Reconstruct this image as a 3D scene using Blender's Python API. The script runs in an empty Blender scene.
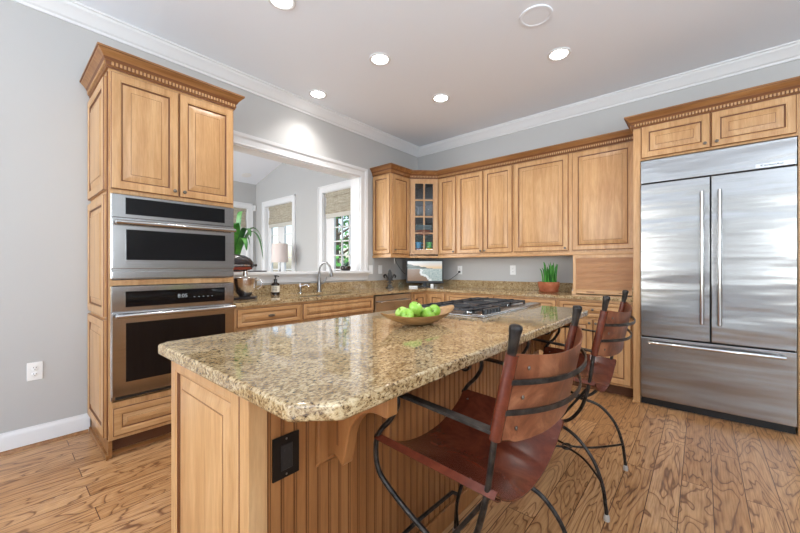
import bpy, bmesh, math, random
from mathutils import Vector, Matrix
random.seed(11)
S = bpy.context.scene
COL = S.collection
PI = math.pi
R = math.radians

# ------------------------------------------------------------------ camera
cd = bpy.data.cameras.new('camera')
cd.sensor_width = 36; cd.lens = 350 / 800 * 36; cd.clip_start = 0.05; cd.shift_y = 0.5 / 800
cam = bpy.data.objects.new('camera', cd); COL.objects.link(cam)
cam.location = (3.40, -4.38, 1.20); cam.rotation_euler = (R(90), 0, R(40.75))
S.camera = cam

# ------------------------------------------------------------------ world, daylight, exposure
S.view_settings.view_transform = 'Standard'; S.view_settings.look = 'None'
S.view_settings.gamma = 1; S.view_settings.use_curve_mapping = False
S.view_settings.exposure = 0.46
S.cycles.max_bounces = 8; S.cycles.diffuse_bounces = 5; S.cycles.glossy_bounces = 4
S.cycles.transparent_max_bounces = 12; S.cycles.sample_clamp_indirect = 6
wd = bpy.data.worlds.new('world'); S.world = wd; wd.use_nodes = True
wn = wd.node_tree.nodes; wl = wd.node_tree.links
sky = wn.new('ShaderNodeTexSky'); sky.sky_type = 'NISHITA'; sky.sun_disc = False
sky.sun_elevation = R(38); sky.sun_rotation = R(200); sky.dust_density = 2.0
wn['Background'].inputs['Strength'].default_value = 0.30
wl.new(sky.outputs[0], wn['Background'].inputs['Color'])

def area(name, loc, rot, sx, sy, power, col=(1, 1, 1)):
    d = bpy.data.lights.new(name, 'AREA'); d.shape = 'RECTANGLE'; d.size = sx; d.size_y = sy
    d.energy = power; d.color = col
    o = bpy.data.objects.new(name, d); COL.objects.link(o); o.location = loc; o.rotation_euler = rot
    return o
sn = bpy.data.lights.new('sun', 'SUN'); sn.energy = 3.0; sn.angle = R(1); sn.color = (1, .96, .9)
so_ = bpy.data.objects.new('sun', sn); COL.objects.link(so_); so_.rotation_euler = (R(25), 0, R(15))
DAY = (0.83, 0.92, 1.0)
# lamps at unseen windows; rear and right tipped up for the ceiling, sunroom's added
area('rear_window_uplight_a', (1.0, -8.42, 1.55), (R(158), 0, 0), 1.7, 1.9, 170, DAY)
area('rear_window_uplight_b', (5.65, -8.42, 1.55), (R(158), 0, 0), 1.0, 1.9, 110, DAY)
area('right_window_uplight', (6.32, -4.6, 1.55), (R(160), 0, R(90)), 2.4, 1.9, 190, DAY)
area('sunroom_fill_light', (-2.3, -5.32, 1.7), (R(90), 0, 0), 3.0, 2.0, 120, DAY)  # added lamp to light the sunroom from its unseen side

# ------------------------------------------------------------------ node helpers
def new_mat(name):
    m = bpy.data.materials.new(name); m.use_nodes = True
    nt = m.node_tree; return m, nt, nt.nodes, nt.links, nt.nodes['Principled BSDF']
def setp(b, **k):
    names = {'rough': 'Roughness', 'metal': 'Metallic', 'spec': 'Specular IOR Level', 'coat': 'Coat Weight', 'coatr': 'Coat Roughness',
             'trans': 'Transmission Weight', 'emis': 'Emission Strength'}
    for a, v in k.items(): b.inputs[names[a]].default_value = v
def srgb(r, g, b):
    f = lambda c: (c / 255) / 12.92 if c <= 10 else (((c / 255) + .055) / 1.055) ** 2.4
    return (f(r), f(g), f(b), 1)
def plain(name, col, rough=.5, metal=0, spec=.5, **k):
    m, nt, n, l, b = new_mat(name)
    b.inputs['Base Color'].default_value = col; setp(b, rough=rough, metal=metal, spec=spec, **k)
    return m
def ramp(n, stops):
    r = n.new('ShaderNodeValToRGB'); e = r.color_ramp.elements
    while len(e) < len(stops): e.new(.5)
    for i, (p, c) in enumerate(stops): e[i].position = p; e[i].color = c
    return r
def coords(n, l, scale=(1, 1, 1), rnd=True, kind='Object'):
    tc = n.new('ShaderNodeTexCoord'); mp = n.new('ShaderNodeMapping'); mp.inputs['Scale'].default_value = scale
    l.new(tc.outputs[kind], mp.inputs['Vector'])
    if rnd:
        oi = n.new('ShaderNodeObjectInfo'); mu = n.new('ShaderNodeMath'); mu.operation = 'MULTIPLY'; mu.inputs[1].default_value = 37
        l.new(oi.outputs['Random'], mu.inputs[0]); l.new(mu.outputs[0], mp.inputs['Location'])
    return mp
def noise(n, l, vec, scale, detail=4, rough=.55, dist=0):
    t = n.new('ShaderNodeTexNoise'); t.inputs['Scale'].default_value = scale; t.inputs['Detail'].default_value = detail
    t.inputs['Roughness'].default_value = rough; t.inputs['Distortion'].default_value = dist
    l.new(vec.outputs[0], t.inputs['Vector']); return t
def mixc(n, l, fac, a, b, mode='MIX'):
    m = n.new('ShaderNodeMix'); m.data_type = 'RGBA'; m.blend_type = mode
    for sock, v in ((m.inputs[0], fac), (m.inputs[6], a), (m.inputs[7], b)):
        if hasattr(v, 'is_linked') or hasattr(v, 'links'): l.new(v, sock)
        else: sock.default_value = v
    return m.outputs[2]
def bump(n, l, b, height, strength=.2, dist=.002):
    bp = n.new('ShaderNodeBump'); bp.inputs['Strength'].default_value = strength; bp.inputs['Distance'].default_value = dist
    l.new(height, bp.inputs['Height']); l.new(bp.outputs[0], b.inputs['Normal'])

def maple(name, c1, c2, c3, axis='z', rough=.32):
    m, nt, n, l, b = new_mat(name)
    sc = {'z': (9, 9, .8), 'x': (.8, 9, 9), 'y': (9, .8, 9)}[axis]
    v = coords(n, l, sc)
    a = noise(n, l, v, 2.2, 5, .6, .6); f = noise(n, l, v, 14, 3, .6, .2)
    v2 = coords(n, l, (1.6, 1.6, 1.1)); big = noise(n, l, v2, 2.0, 2)
    r = ramp(n, [(.30, c1), (.52, c2), (.72, c3)]); l.new(a.outputs[0], r.inputs[0])
    r2 = ramp(n, [(.35, (.86, .84, .80, 1)), (.6, (1, 1, 1, 1))]); l.new(f.outputs[0], r2.inputs[0])
    r3 = ramp(n, [(.3, (.88, .85, .80, 1)), (.65, (1.0, 1.0, 1.0, 1))]); l.new(big.outputs[0], r3.inputs[0])
    c = mixc(n, l, .8, r.outputs[0], r2.outputs[0], 'MULTIPLY'); c = mixc(n, l, .8, c, r3.outputs[0], 'MULTIPLY')
    l.new(c, b.inputs['Base Color']); setp(b, rough=rough, spec=.45)
    return m
WA, WB, WC = srgb(182, 136, 90), srgb(200, 156, 108), srgb(211, 170, 124)
M = {}
M['maple'] = maple('honey_maple', WA, WB, WC)
M['maple_h'] = maple('honey_maple_rail', WA, WB, WC, 'x')
M['glaze'] = plain('brown_glaze_line', srgb(112, 66, 32), .45)
M['crown'] = maple('glazed_crown_maple', srgb(130, 84, 46), srgb(154, 107, 63), srgb(172, 124, 77), 'x')
M['tambour'] = maple('tambour_maple', srgb(176, 124, 82), srgb(192, 142, 97), srgb(202, 154, 108), 'x')
M['bead'] = maple('beadboard_maple', srgb(136, 86, 46), srgb(156, 104, 60), srgb(168, 117, 71))
M['toe'] = plain('toe_kick_wood', srgb(96, 58, 32), .6)

def granite():
    m, nt, n, l, b = new_mat('beige_brown_granite')
    v = coords(n, l, (1, .62, 1), rnd=False)
    rot = v.inputs['Rotation']; rot.default_value = (0, 0, R(35))
    a = noise(n, l, v, 95, 5, .62, .5); c_ = noise(n, l, v, 190, 4, .7, .3); d = noise(n, l, v, 14, 4, .6, .8)
    r = ramp(n, [(.31, srgb(78, 60, 42)), (.40, srgb(144, 118, 84)), (.49, srgb(190, 166, 126)), (.66, srgb(214, 196, 160))])
    l.new(a.outputs[0], r.inputs[0])
    sp = ramp(n, [(.37, srgb(64, 50, 40)), (.45, (1, 1, 1, 1)), (.62, (1, 1, 1, 1)), (.72, (1.15, 1.12, 1.05, 1))]); l.new(c_.outputs[0], sp.inputs[0])
    vo = n.new('ShaderNodeTexVoronoi'); vo.inputs['Scale'].default_value = 170; l.new(v.outputs[0], vo.inputs['Vector'])
    vr = ramp(n, [(.0, srgb(60, 46, 36)), (.16, srgb(170, 150, 128)), (.24, (1, 1, 1, 1))]); l.new(vo.outputs['Distance'], vr.inputs[0])
    dr = ramp(n, [(.35, srgb(188, 168, 140)), (.65, (1, 1, 1, 1))]); l.new(d.outputs[0], dr.inputs[0])
    c = mixc(n, l, .85, r.outputs[0], sp.outputs[0], 'MULTIPLY'); c = mixc(n, l, .55, c, vr.outputs[0], 'MULTIPLY')
    c = mixc(n, l, .7, c, dr.outputs[0], 'MULTIPLY')
    l.new(c, b.inputs['Base Color']); setp(b, rough=.05, spec=.85)
    return m
M['granite'] = granite()

def oak_floor():
    m, nt, n, l, b = new_mat('oak_plank_floor')
    tc = n.new('ShaderNodeTexCoord'); mp = n.new('ShaderNodeMapping'); mp.inputs['Rotation'].default_value = (0, 0, R(-90))
    mp.inputs['Location'].default_value = (0, .065, 0)
    l.new(tc.outputs['Object'], mp.inputs['Vector'])
    br = n.new('ShaderNodeTexBrick'); br.offset = .37; br.offset_frequency = 2; br.squash = 1
    br.inputs['Color1'].default_value = (0, 0, 0, 1); br.inputs['Color2'].default_value = (1, 1, 1, 1); br.inputs['Mortar'].default_value = (.5, .5, .5, 1)
    br.inputs['Scale'].default_value = 1; br.inputs['Mortar Size'].default_value = .0022; br.inputs['Mortar Smooth'].default_value = .3
    br.inputs['Brick Width'].default_value = 1.35; br.inputs['Row Height'].default_value = .13
    l.new(mp.outputs[0], br.inputs['Vector'])
    off = n.new('ShaderNodeVectorMath'); off.operation = 'SCALE'; off.inputs['Scale'].default_value = 23
    l.new(br.outputs['Color'], off.inputs[0])
    ad = n.new('ShaderNodeVectorMath'); ad.operation = 'ADD'; l.new(mp.outputs[0], ad.inputs[0]); l.new(off.outputs[0], ad.inputs[1])
    st = n.new('ShaderNodeMapping'); st.inputs['Scale'].default_value = (1.25, 6.2, 1); l.new(ad.outputs[0], st.inputs['Vector'])
    g = noise(n, l, st, 1.05, 2.6, .5, .6)
    mu = n.new('ShaderNodeMath'); mu.operation = 'MULTIPLY'; mu.inputs[1].default_value = 13; l.new(g.outputs[0], mu.inputs[0])
    fr = n.new('ShaderNodeMath'); fr.operation = 'FRACT'; l.new(mu.outputs[0], fr.inputs[0])
    gr = ramp(n, [(0, srgb(128, 86, 54)), (.05, srgb(150, 106, 70)), (.13, srgb(198, 154, 110)), (.6, srgb(204, 160, 114)), (.92, srgb(184, 139, 96)), (1, srgb(128, 86, 54))])
    l.new(fr.outputs[0], gr.inputs[0])
    st2 = n.new('ShaderNodeMapping'); st2.inputs['Scale'].default_value = (4, 90, 1); l.new(ad.outputs[0], st2.inputs['Vector'])
    fi = noise(n, l, st2, 1.5, 3, .6)
    fr2 = ramp(n, [(.35, srgb(205, 190, 172)), (.6, (1, 1, 1, 1))]); l.new(fi.outputs[0], fr2.inputs[0])
    tone = ramp(n, [(0, srgb(222, 208, 190)), (1, (1, 1, 1, 1))]); l.new(br.outputs['Color'], tone.inputs[0])
    c = mixc(n, l, .8, gr.outputs[0], fr2.outputs[0], 'MULTIPLY'); c = mixc(n, l, .8, c, tone.outputs[0], 'MULTIPLY')
    c = mixc(n, l, br.outputs['Fac'], c, srgb(84, 50, 26))
    l.new(c, b.inputs['Base Color']); setp(b, rough=.3, spec=.45)
    inv = n.new('ShaderNodeMath'); inv.operation = 'SUBTRACT'; inv.inputs[0].default_value = 1; l.new(br.outputs['Fac'], inv.inputs[1])
    bump(n, l, b, inv.outputs[0], .25, .002)
    return m
M['floor'] = oak_floor()

def painted(name, col, rough=.6):
    m, nt, n, l, b = new_mat(name); b.inputs['Base Color'].default_value = col; setp(b, rough=rough, spec=.3)
    v = coords(n, l, rnd=False); t = noise(n, l, v, 180, 2); bump(n, l, b, t.outputs[0], .04, .001); return m
M['bounce_floor'] = plain('pale_bounce_floor', srgb(222, 223, 226), .9, 0, .1)  # made pale to bounce neutral light up from the unseen rear floor
M['wall'] = painted('grey_wall_paint', srgb(187, 186, 184), .55)
M['ceiling'] = painted('white_ceiling_paint', srgb(238, 242, 248), .6)
M['trim'] = painted('white_trim_paint', srgb(226, 226, 226), .35)
M['plastic'] = plain('white_plastic', srgb(238, 238, 236), .35)
M['slot'] = plain('dark_slot', srgb(40, 40, 42), .5)

def steel(name, axis, base=.62, rough=.2, wav=.0):
    m, nt, n, l, b = new_mat(name)
    if wav:
        tg = n.new('ShaderNodeTangent'); tg.direction_type = 'RADIAL'; tg.axis = 'Z'; l.new(tg.outputs[0], b.inputs['Tangent']); b.inputs['Anisotropic'].default_value = .4
    sc = {'x': (2, 260, 260), 'z': (260, 260, 2), 'y': (260, 2, 260)}[axis]
    v = coords(n, l, sc); t = noise(n, l, v, 1, 3, .6)
    r = ramp(n, [(.3, (base * .9,) * 3 + (1,)), (.7, (base * 1.06, base * 1.06, base * 1.06, 1))]); l.new(t.outputs[0], r.inputs[0])
    l.new(r.outputs[0], b.inputs['Base Color']); setp(b, rough=rough, metal=1)
    if wav:
        v2 = coords(n, l, (.7, .7, 4.5)); t2 = noise(n, l, v2, 1.6, 2, .4)
        bump(n, l, b, t2.outputs[0], wav, .05)
    return m
M['steel'] = steel('brushed_steel', 'x', .54, .17)
M['fridge_steel'] = steel('fridge_steel', 'x', .36, .24, .28)
M['handle_steel'] = steel('handle_steel', 'z', .74, .16)
M['chrome'] = plain('chrome', (.75, .75, .76, 1), .1, 1)
M['bowlsteel'] = plain('polished_bowl_steel', (.72, .71, .70, 1), .24, 1)
M['nickel'] = plain('brushed_nickel', (.30, .295, .29, 1), .28, 1)
M['blackglass'] = plain('black_oven_glass', (.005, .005, .006, 1), .03, 0, .38)
M['black'] = plain('black_plastic', (.012, .012, .013, 1), .4)
M['bronze'] = plain('oil_bronze_plate', srgb(30, 26, 24), .35, .5)
M['pewter'] = plain('pewter_knob', (.16, .14, .12, 1), .35, .9)
M['castiron'] = plain('cast_iron', (.035, .037, .042, 1), .42, .3)

def iron():
    m, nt, n, l, b = new_mat('wrought_iron'); v = coords(n, l); t = noise(n, l, v, 40, 3)
    r = ramp(n, [(.35, srgb(34, 31, 30)), (.7, srgb(72, 67, 63))]); l.new(t.outputs[0], r.inputs[0])
    l.new(r.outputs[0], b.inputs['Base Color']); setp(b, rough=.36, metal=.6, spec=.5); bump(n, l, b, t.outputs[0], .2, .002); return m
M['iron'] = iron()
def leather(name, c1, c2, c3, rough):
    m, nt, n, l, b = new_mat(name); v = coords(n, l); t = noise(n, l, v, 9, 5, .65, 1.0); f = noise(n, l, v, 260, 2)
    r = ramp(n, [(.3, c1), (.5, c2), (.72, c3)]); l.new(t.outputs[0], r.inputs[0]); l.new(r.outputs[0], b.inputs['Base Color'])
    setp(b, rough=rough, spec=.5); bump(n, l, b, f.outputs[0], .1, .001); return m
M['leather'] = leather('russet_leather', srgb(70, 28, 18), srgb(94, 42, 27), srgb(116, 58, 38), .27)
M['hide'] = leather('mottled_hide', srgb(78, 40, 25), srgb(116, 66, 43), srgb(156, 104, 74), .32)

def arch_glass(name, tint=(1, 1, 1, 1), refl=1.0):
    m, nt, n, l, b = new_mat(name); n.remove(b)
    tr = n.new('ShaderNodeBsdfTransparent'); tr.inputs[0].default_value = tint
    gl = n.new('ShaderNodeBsdfGlossy'); gl.inputs['Roughness'].default_value = .01
    lw = n.new('ShaderNodeLayerWeight'); pw = n.new('ShaderNodeMath'); pw.operation = 'POWER'; pw.inputs[1].default_value = 4.5; l.new(lw.outputs['Facing'], pw.inputs[0])
    fr = n.new('ShaderNodeMath'); fr.operation = 'MULTIPLY_ADD'; fr.inputs[1].default_value = .6; fr.inputs[2].default_value = .025; l.new(pw.outputs[0], fr.inputs[0])
    mx = n.new('ShaderNodeMixShader'); l.new(fr.outputs[0], mx.inputs[0]); l.new(tr.outputs[0], mx.inputs[1]); l.new(gl.outputs[0], mx.inputs[2])
    l.new(mx.outputs[0], n['Material Output'].inputs['Surface']); return m
M['pane'] = arch_glass('window_glass')
M['jarglass'] = arch_glass('clear_jar_glass', (.88, .92, .92, 1))
def emit(name, col, s):
    m, nt, n, l, b = new_mat(name); b.inputs['Base Color'].default_value = (0, 0, 0, 1)
    b.inputs['Emission Color'].default_value = col; setp(b, emis=s); return m
M['lamp_disc'] = emit('lit_diffuser', (1, .97, .92, 1), 14)
M['digits'] = emit('display_digits', (.8, .85, .9, 1), .35)
def woven():
    m, nt, n, l, b = new_mat('woven_grass_shade'); v = coords(n, l, (6, 6, 120)); t = noise(n, l, v, 1.2, 4, .7)
    v2 = coords(n, l, (60, 60, 6)); t2 = noise(n, l, v2, 1, 2)
    r = ramp(n, [(.3, srgb(140, 131, 114)), (.55, srgb(186, 178, 160)), (.75, srgb(206, 199, 184))]); l.new(t.outputs[0], r.inputs[0])
    r2 = ramp(n, [(.35, (.8, .8, .8, 1)), (.6, (1, 1, 1, 1))]); l.new(t2.outputs[0], r2.inputs[0])
    l.new(mixc(n, l, .7, r.outputs[0], r2.outputs[0], 'MULTIPLY'), b.inputs['Base Color']); setp(b, rough=.9, spec=.1); return m
M['woven'] = woven()
M['liner'] = plain('pale_shade_liner', srgb(196, 193, 184), .85)
def speck(name, c1, c2, c3, scale, rough, spec=.5):
    m, nt, n, l, b = new_mat(name); v = coords(n, l); t = noise(n, l, v, scale, 4, .6, .3)
    r = ramp(n, [(.32, c1), (.5, c2), (.7, c3)]); l.new(t.outputs[0], r.inputs[0]); l.new(r.outputs[0], b.inputs['Base Color']); setp(b, rough=rough, spec=spec); return m
M['terracotta'] = speck('terracotta', srgb(132, 72, 46), srgb(160, 92, 62), srgb(178, 116, 84), 14, .75, .2)
M['leaf'] = speck('green_leaf', srgb(28, 92, 22), srgb(52, 132, 36), srgb(96, 168, 60), 7, .4)
M['leaf_dark'] = speck('dark_green_leaf', srgb(30, 78, 40), srgb(58, 112, 58), srgb(90, 146, 80), 9, .4)
M['succulent'] = speck('grey_green_leaf', srgb(48, 74, 66), srgb(78, 108, 96), srgb(110, 138, 124), 16, .5)
M['apple'] = speck('green_apple_skin', srgb(122, 172, 52), srgb(152, 198, 76), srgb(180, 214, 108), 22, .25)
M['stem'] = plain('brown_stem', srgb(78, 54, 30), .7)
M['bowlwood'] = maple('carved_bowl_wood', srgb(130, 92, 52), srgb(178, 136, 86), srgb(202, 162, 110), 'y', .5)
M['soil'] = speck('potting_soil', srgb(38, 28, 22), srgb(58, 44, 34), srgb(76, 60, 48), 60, .9)
M['shade_fabric'] = plain('lamp_shade_fabric', srgb(222, 208, 202), .8)
M['darktable'] = plain('dark_tabletop', srgb(44, 42, 46), .35)
M['bark'] = speck('tree_bark', srgb(66, 54, 44), srgb(92, 78, 64), srgb(122, 106, 88), 18, .9)
M['lawn'] = speck('lawn_grass', srgb(70, 96, 46), srgb(96, 122, 62), srgb(124, 146, 84), 9, .9)
M['cup_blue'] = plain('blue_glaze', srgb(24, 120, 168), .25)
M['cup_green'] = plain('green_glaze', srgb(52, 140, 62), .25)
M['cup_yellow'] = plain('yellow_glaze', srgb(206, 176, 58), .25)
M['cup_purple'] = plain('purple_grey_glaze', srgb(92, 84, 108), .25)
M['china_blue'] = plain('pale_blue_china', srgb(132, 160, 172), .25)
M['china_pink'] = plain('dusty_pink_china', srgb(176, 128, 112), .25)
M['cab_inside'] = plain('cabinet_interior', srgb(40, 36, 36), .6)
M['mixer_red'] = plain('dark_mixer_enamel', srgb(44, 40, 42), .2)
M['mixer_reflection'] = plain('red_brown_reflection', srgb(120, 52, 36), .2)  # reddish reflection under the mixer head, put in as colour
M['amber'] = plain('dark_amber_glass', srgb(34, 22, 16), .08)
M['paper'] = plain('cream_label_paper', srgb(222, 214, 198), .7)
M['ink'] = plain('black_ink', srgb(30, 28, 28), .6)
M['rubber'] = plain('grey_rubber', srgb(168, 160, 150), .7)

def tv_picture():
    m, nt, n, l, b = new_mat('beach_picture_on_screen')
    tc = n.new('ShaderNodeTexCoord'); se = n.new('ShaderNodeSeparateXYZ'); l.new(tc.outputs['Object'], se.inputs[0])
    mp = n.new('ShaderNodeMapping'); l.new(tc.outputs['Object'], mp.inputs['Vector']); mp.inputs['Scale'].default_value = (1, 1, 2)
    nz = noise(n, l, mp, 7, 4, .6); nf = noise(n, l, mp, 40, 3)
    def math2(op, a, b_):
        q = n.new('ShaderNodeMath'); q.operation = op
        for i, v in enumerate((a, b_)):
            if hasattr(v, 'links'): l.new(v, q.inputs[i])
            else: q.inputs[i].default_value = v
        return q.outputs[0]
    x, z = se.outputs[0], se.outputs[2]
    wob = math2('MULTIPLY', math2('SUBTRACT', nz.outputs[0], .5), .10)
    zz = math2('ADD', z, wob)
    skyr = ramp(n, [(0, srgb(240, 206, 160)), (.4, srgb(232, 220, 206)), (1, srgb(206, 220, 226))])
    l.new(math2('MULTIPLY', math2('SUBTRACT', z, .05), 10.), skyr.inputs[0])
    # dark wooded headland on the left, below the sky
    hill = math2('LESS_THAN', zz, math2('SUBTRACT', .105, math2('MULTIPLY', math2('ADD', x, .24), .2)))
    c = mixc(n, l, hill, skyr.outputs[0], srgb(62, 74, 58))
    water = ramp(n, [(.35, srgb(150, 172, 170)), (.65, srgb(206, 216, 212))]); l.new(nf.outputs[0], water.inputs[0])
    c = mixc(n, l, math2('LESS_THAN', z, .035), c, water.outputs[0])
    shore = math2('LESS_THAN', math2('ADD', x, math2('MULTIPLY', wob, 2.2)), math2('ADD', math2('MULTIPLY', z, -.9), -.07))
    below = math2('LESS_THAN', z, .03)
    c = mixc(n, l, math2('MULTIPLY', below, shore), c, srgb(146, 116, 92))
    foam = math2('MULTIPLY', below, math2('LESS_THAN', math2('ABSOLUTE', math2('ADD', math2('ADD', x, math2('MULTIPLY', wob, 2.2)), math2('ADD', math2('MULTIPLY', z, .9), .05)), 0), .018))
    c = mixc(n, l, foam, c, srgb(240, 244, 244))
    b.inputs['Base Color'].default_value = (.01, .01, .01, 1); l.new(c, b.inputs['Emission Color']); setp(b, emis=.6, rough=.15); return m
M['screen'] = tv_picture()

# ------------------------------------------------------------------ mesh helpers
class MB:
    def __init__(s): s.bm = bmesh.new()
    def face(s, vs, mi=0):
        try: f = s.bm.faces.new(vs)
        except ValueError: return None
        f.material_index = mi; return f
    def box(s, x0, x1, y0, y1, z0, z1, mi=0):
        v = [s.bm.verts.new(p) for p in ((x0, y0, z0), (x1, y0, z0), (x1, y1, z0), (x0, y1, z0), (x0, y0, z1), (x1, y0, z1), (x1, y1, z1), (x0, y1, z1))]
        for q in ((0, 3, 2, 1), (4, 5, 6, 7), (0, 1, 5, 4), (1, 2, 6, 5), (2, 3, 7, 6), (3, 0, 4, 7)): s.face([v[i] for i in q], mi)
        return s
    def loft(s, loops, mi=0, caps=True, closed=True, mis=None):
        L = [[s.bm.verts.new(p) for p in lp] for lp in loops]
        n = len(L[0])
        for k in range(len(L) - 1):
            for i in range(n if closed else n - 1):
                j = (i + 1) % n
                s.face([L[k][i], L[k][j], L[k + 1][j], L[k + 1][i]], mis[k] if mis else mi)
        if caps: s.face(L[0][::-1], mis[0] if mis else mi); s.face(L[-1], mis[-1] if mis else mi)
        return s
    def prism(s, pts, a, b, axis='z', mi=0):
        f = {'z': lambda p, t: (p[0], p[1], t), 'y': lambda p, t: (p[0], t, p[1]), 'x': lambda p, t: (t, p[0], p[1])}[axis]
        return s.loft([[f(p, a) for p in pts], [f(p, b) for p in pts]], mi)
    def lathe(s, prof, c=(0, 0, 0), seg=24, mi=0, axis='z', caps=True):
        loops = []
        for r, z in prof:
            lp = []
            for i in range(seg):
                t = 2 * PI * i / seg; a, b = max(r, 1e-5) * math.cos(t), max(r, 1e-5) * math.sin(t)
                p = {'z': (a, b, z), 'x': (z, a, b), 'y': (b, z, a)}[axis]
                lp.append((c[0] + p[0], c[1] + p[1], c[2] + p[2]))
            loops.append(lp)
        return s.loft(loops, mi, caps)
    def tube(s, pts, r, seg=8, mi=0, closed=False, flat=None):
        P = [Vector(p) for p in pts]; n = len(P); loops = []; up = None
        for i in range(n):
            if closed: t = P[(i + 1) % n] - P[i - 1]
            else: t = P[min(i + 1, n - 1)] - P[max(i - 1, 0)]
            t.normalize()
            if up is None:
                up = Vector((0, 0, 1)) if abs(t.z) < .9 else Vector((1, 0, 0))
            a = up - t * up.dot(t)
            if a.length < 1e-6: a = t.orthogonal()
            a.normalize(); up = a; b = t.cross(a)
            rr = r[i] if isinstance(r, (list, tuple)) else r
            loops.append([tuple(P[i] + a * rr * math.cos(2 * PI * k / seg) + b * rr * math.sin(2 * PI * k / seg)) for k in range(seg)])
        if closed: loops.append(loops[0])
        return s.loft(loops, mi, not closed)
    def sphere(s, c, r, mi=0, seg=12, sc=(1, 1, 1)):
        n = max(5, seg // 2)
        loops = []
        for k in range(n + 1):
            t = PI * k / n; rr = max(math.sin(t), 1e-4) * r; z = -math.cos(t) * r
            loops.append([(c[0] + rr * math.cos(2 * PI * i / seg) * sc[0], c[1] + rr * math.sin(2 * PI * i / seg) * sc[1], c[2] + z * sc[2]) for i in range(seg)])
        return s.loft(loops, mi)
    def sweep(s, path, prof, mi=0, closed=False):
        """mitred moulding: path of (x, y), profile of (out, z); out is to the right of the walking direction"""
        P = [Vector(p) for p in path]; n = len(P); loops = []
        for i in range(n):
            d0 = (P[i] - P[i - 1]).normalized() if (i > 0 or closed) else None
            d1 = (P[(i + 1) % n] - P[i]).normalized() if (i < n - 1 or closed) else None
            if d0 is None: d0 = d1
            if d1 is None: d1 = d0
            n0, n1 = Vector((d0.y, -d0.x)), Vector((d1.y, -d1.x))
            m = (n0 + n1).normalized(); m = m / max(m.dot(n0), .2)
            loops.append([(P[i].x + m.x * o, P[i].y + m.y * o, z) for o, z in prof])
        if closed: loops.append(loops[0])
        return s.loft(loops, mi, not closed)
    def bevel(s, w, seg=2, ang=35):
        s.wn = True
        bmesh.ops.remove_doubles(s.bm, verts=s.bm.verts, dist=1e-5)
        bmesh.ops.recalc_face_normals(s.bm, faces=s.bm.faces)
        e = [e for e in s.bm.edges if len(e.link_faces) == 2 and e.calc_face_angle(0) > R(ang)]
        bmesh.ops.bevel(s.bm, geom=e, offset=w, segments=seg, profile=.5, affect='EDGES', clamp_overlap=True)
        return s
    def xf(s, mat): bmesh.ops.transform(s.bm, matrix=mat, verts=s.bm.verts); return s

def mk(name, mb, mats, parent=None, loc=(0, 0, 0), rz=0, smooth=True, kind=None, ang=32, recalc=True):
    me = bpy.data.meshes.new(name)
    if recalc: bmesh.ops.recalc_face_normals(mb.bm, faces=mb.bm.faces)
    mb.bm.to_mesh(me); mb.bm.free()
    if not isinstance(mats, (list, tuple)): mats = [mats]
    for m in mats: me.materials.append(M[m] if isinstance(m, str) else m)
    if smooth:
        me.shade_smooth(); me.set_sharp_from_angle(angle=R(ang))
    o = bpy.data.objects.new(name, me); COL.objects.link(o)
    o.location = loc; o.rotation_euler = (0, 0, rz)
    if smooth and getattr(mb, 'wn', False):
        md = o.modifiers.new('weighted_normals', 'WEIGHTED_NORMAL'); md.keep_sharp = True; md.weight = 100
    if parent: o.parent = parent
    if kind: o['kind'] = kind
    return o
def tag(o, label, cat, group=None):
    o['label'] = label; o['category'] = cat
    if group: o['group'] = group
    return o
def thing(name, label, cat, loc=(0, 0, 0), rz=0, group=None):
    o = bpy.data.objects.new(name, None); COL.objects.link(o); o.location = loc; o.rotation_euler = (0, 0, rz)
    o.empty_display_size = .05
    return tag(o, label, cat, group)
def dup(root, loc, rz, label, group=None):
    def cp(o, par):
        c = o.copy(); COL.objects.link(c); c.parent = par
        for ch in [q for q in bpy.data.objects if q.parent == o]: cp(ch, c)
        return c
    r = cp(root, None); r.location = loc; r.rotation_euler = (0, 0, rz); r['label'] = label
    if group: r['group'] = group
    return r
def catmull(pts, n=6):
    P = [Vector(p) for p in pts]; out = []
    for i in range(len(P) - 1):
        a, b, c, d = P[max(i - 1, 0)], P[i], P[i + 1], P[min(i + 2, len(P) - 1)]
        for k in range(n):
            t = k / n
            out.append(.5 * ((2 * b) + (c - a) * t + (2 * a - 5 * b + 4 * c - d) * t * t + (3 * b - a - 3 * c + d) * t ** 3))
    out.append(P[-1]); return [tuple(p) for p in out]
def struct(name, mb, mat, parent=None, **k): return mk(name, mb, mat, parent, kind='structure', **k)
def text_mesh(name, body, size, mat, parent, mtx, depth=.0006):
    c = bpy.data.curves.new(name, 'FONT'); c.body = body; c.size = size; c.extrude = depth; c.align_x = 'CENTER'; c.align_y = 'CENTER'
    t = bpy.data.objects.new('tmp', c); COL.objects.link(t)
    dg = bpy.context.evaluated_depsgraph_get(); me = bpy.data.meshes.new_from_object(t.evaluated_get(dg))
    bpy.data.objects.remove(t); bpy.data.curves.remove(c)
    me.name = name; me.materials.clear(); me.materials.append(M[mat])
    o = bpy.data.objects.new(name, me); COL.objects.link(o); o.parent = parent; o.matrix_local = mtx; return o

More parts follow.
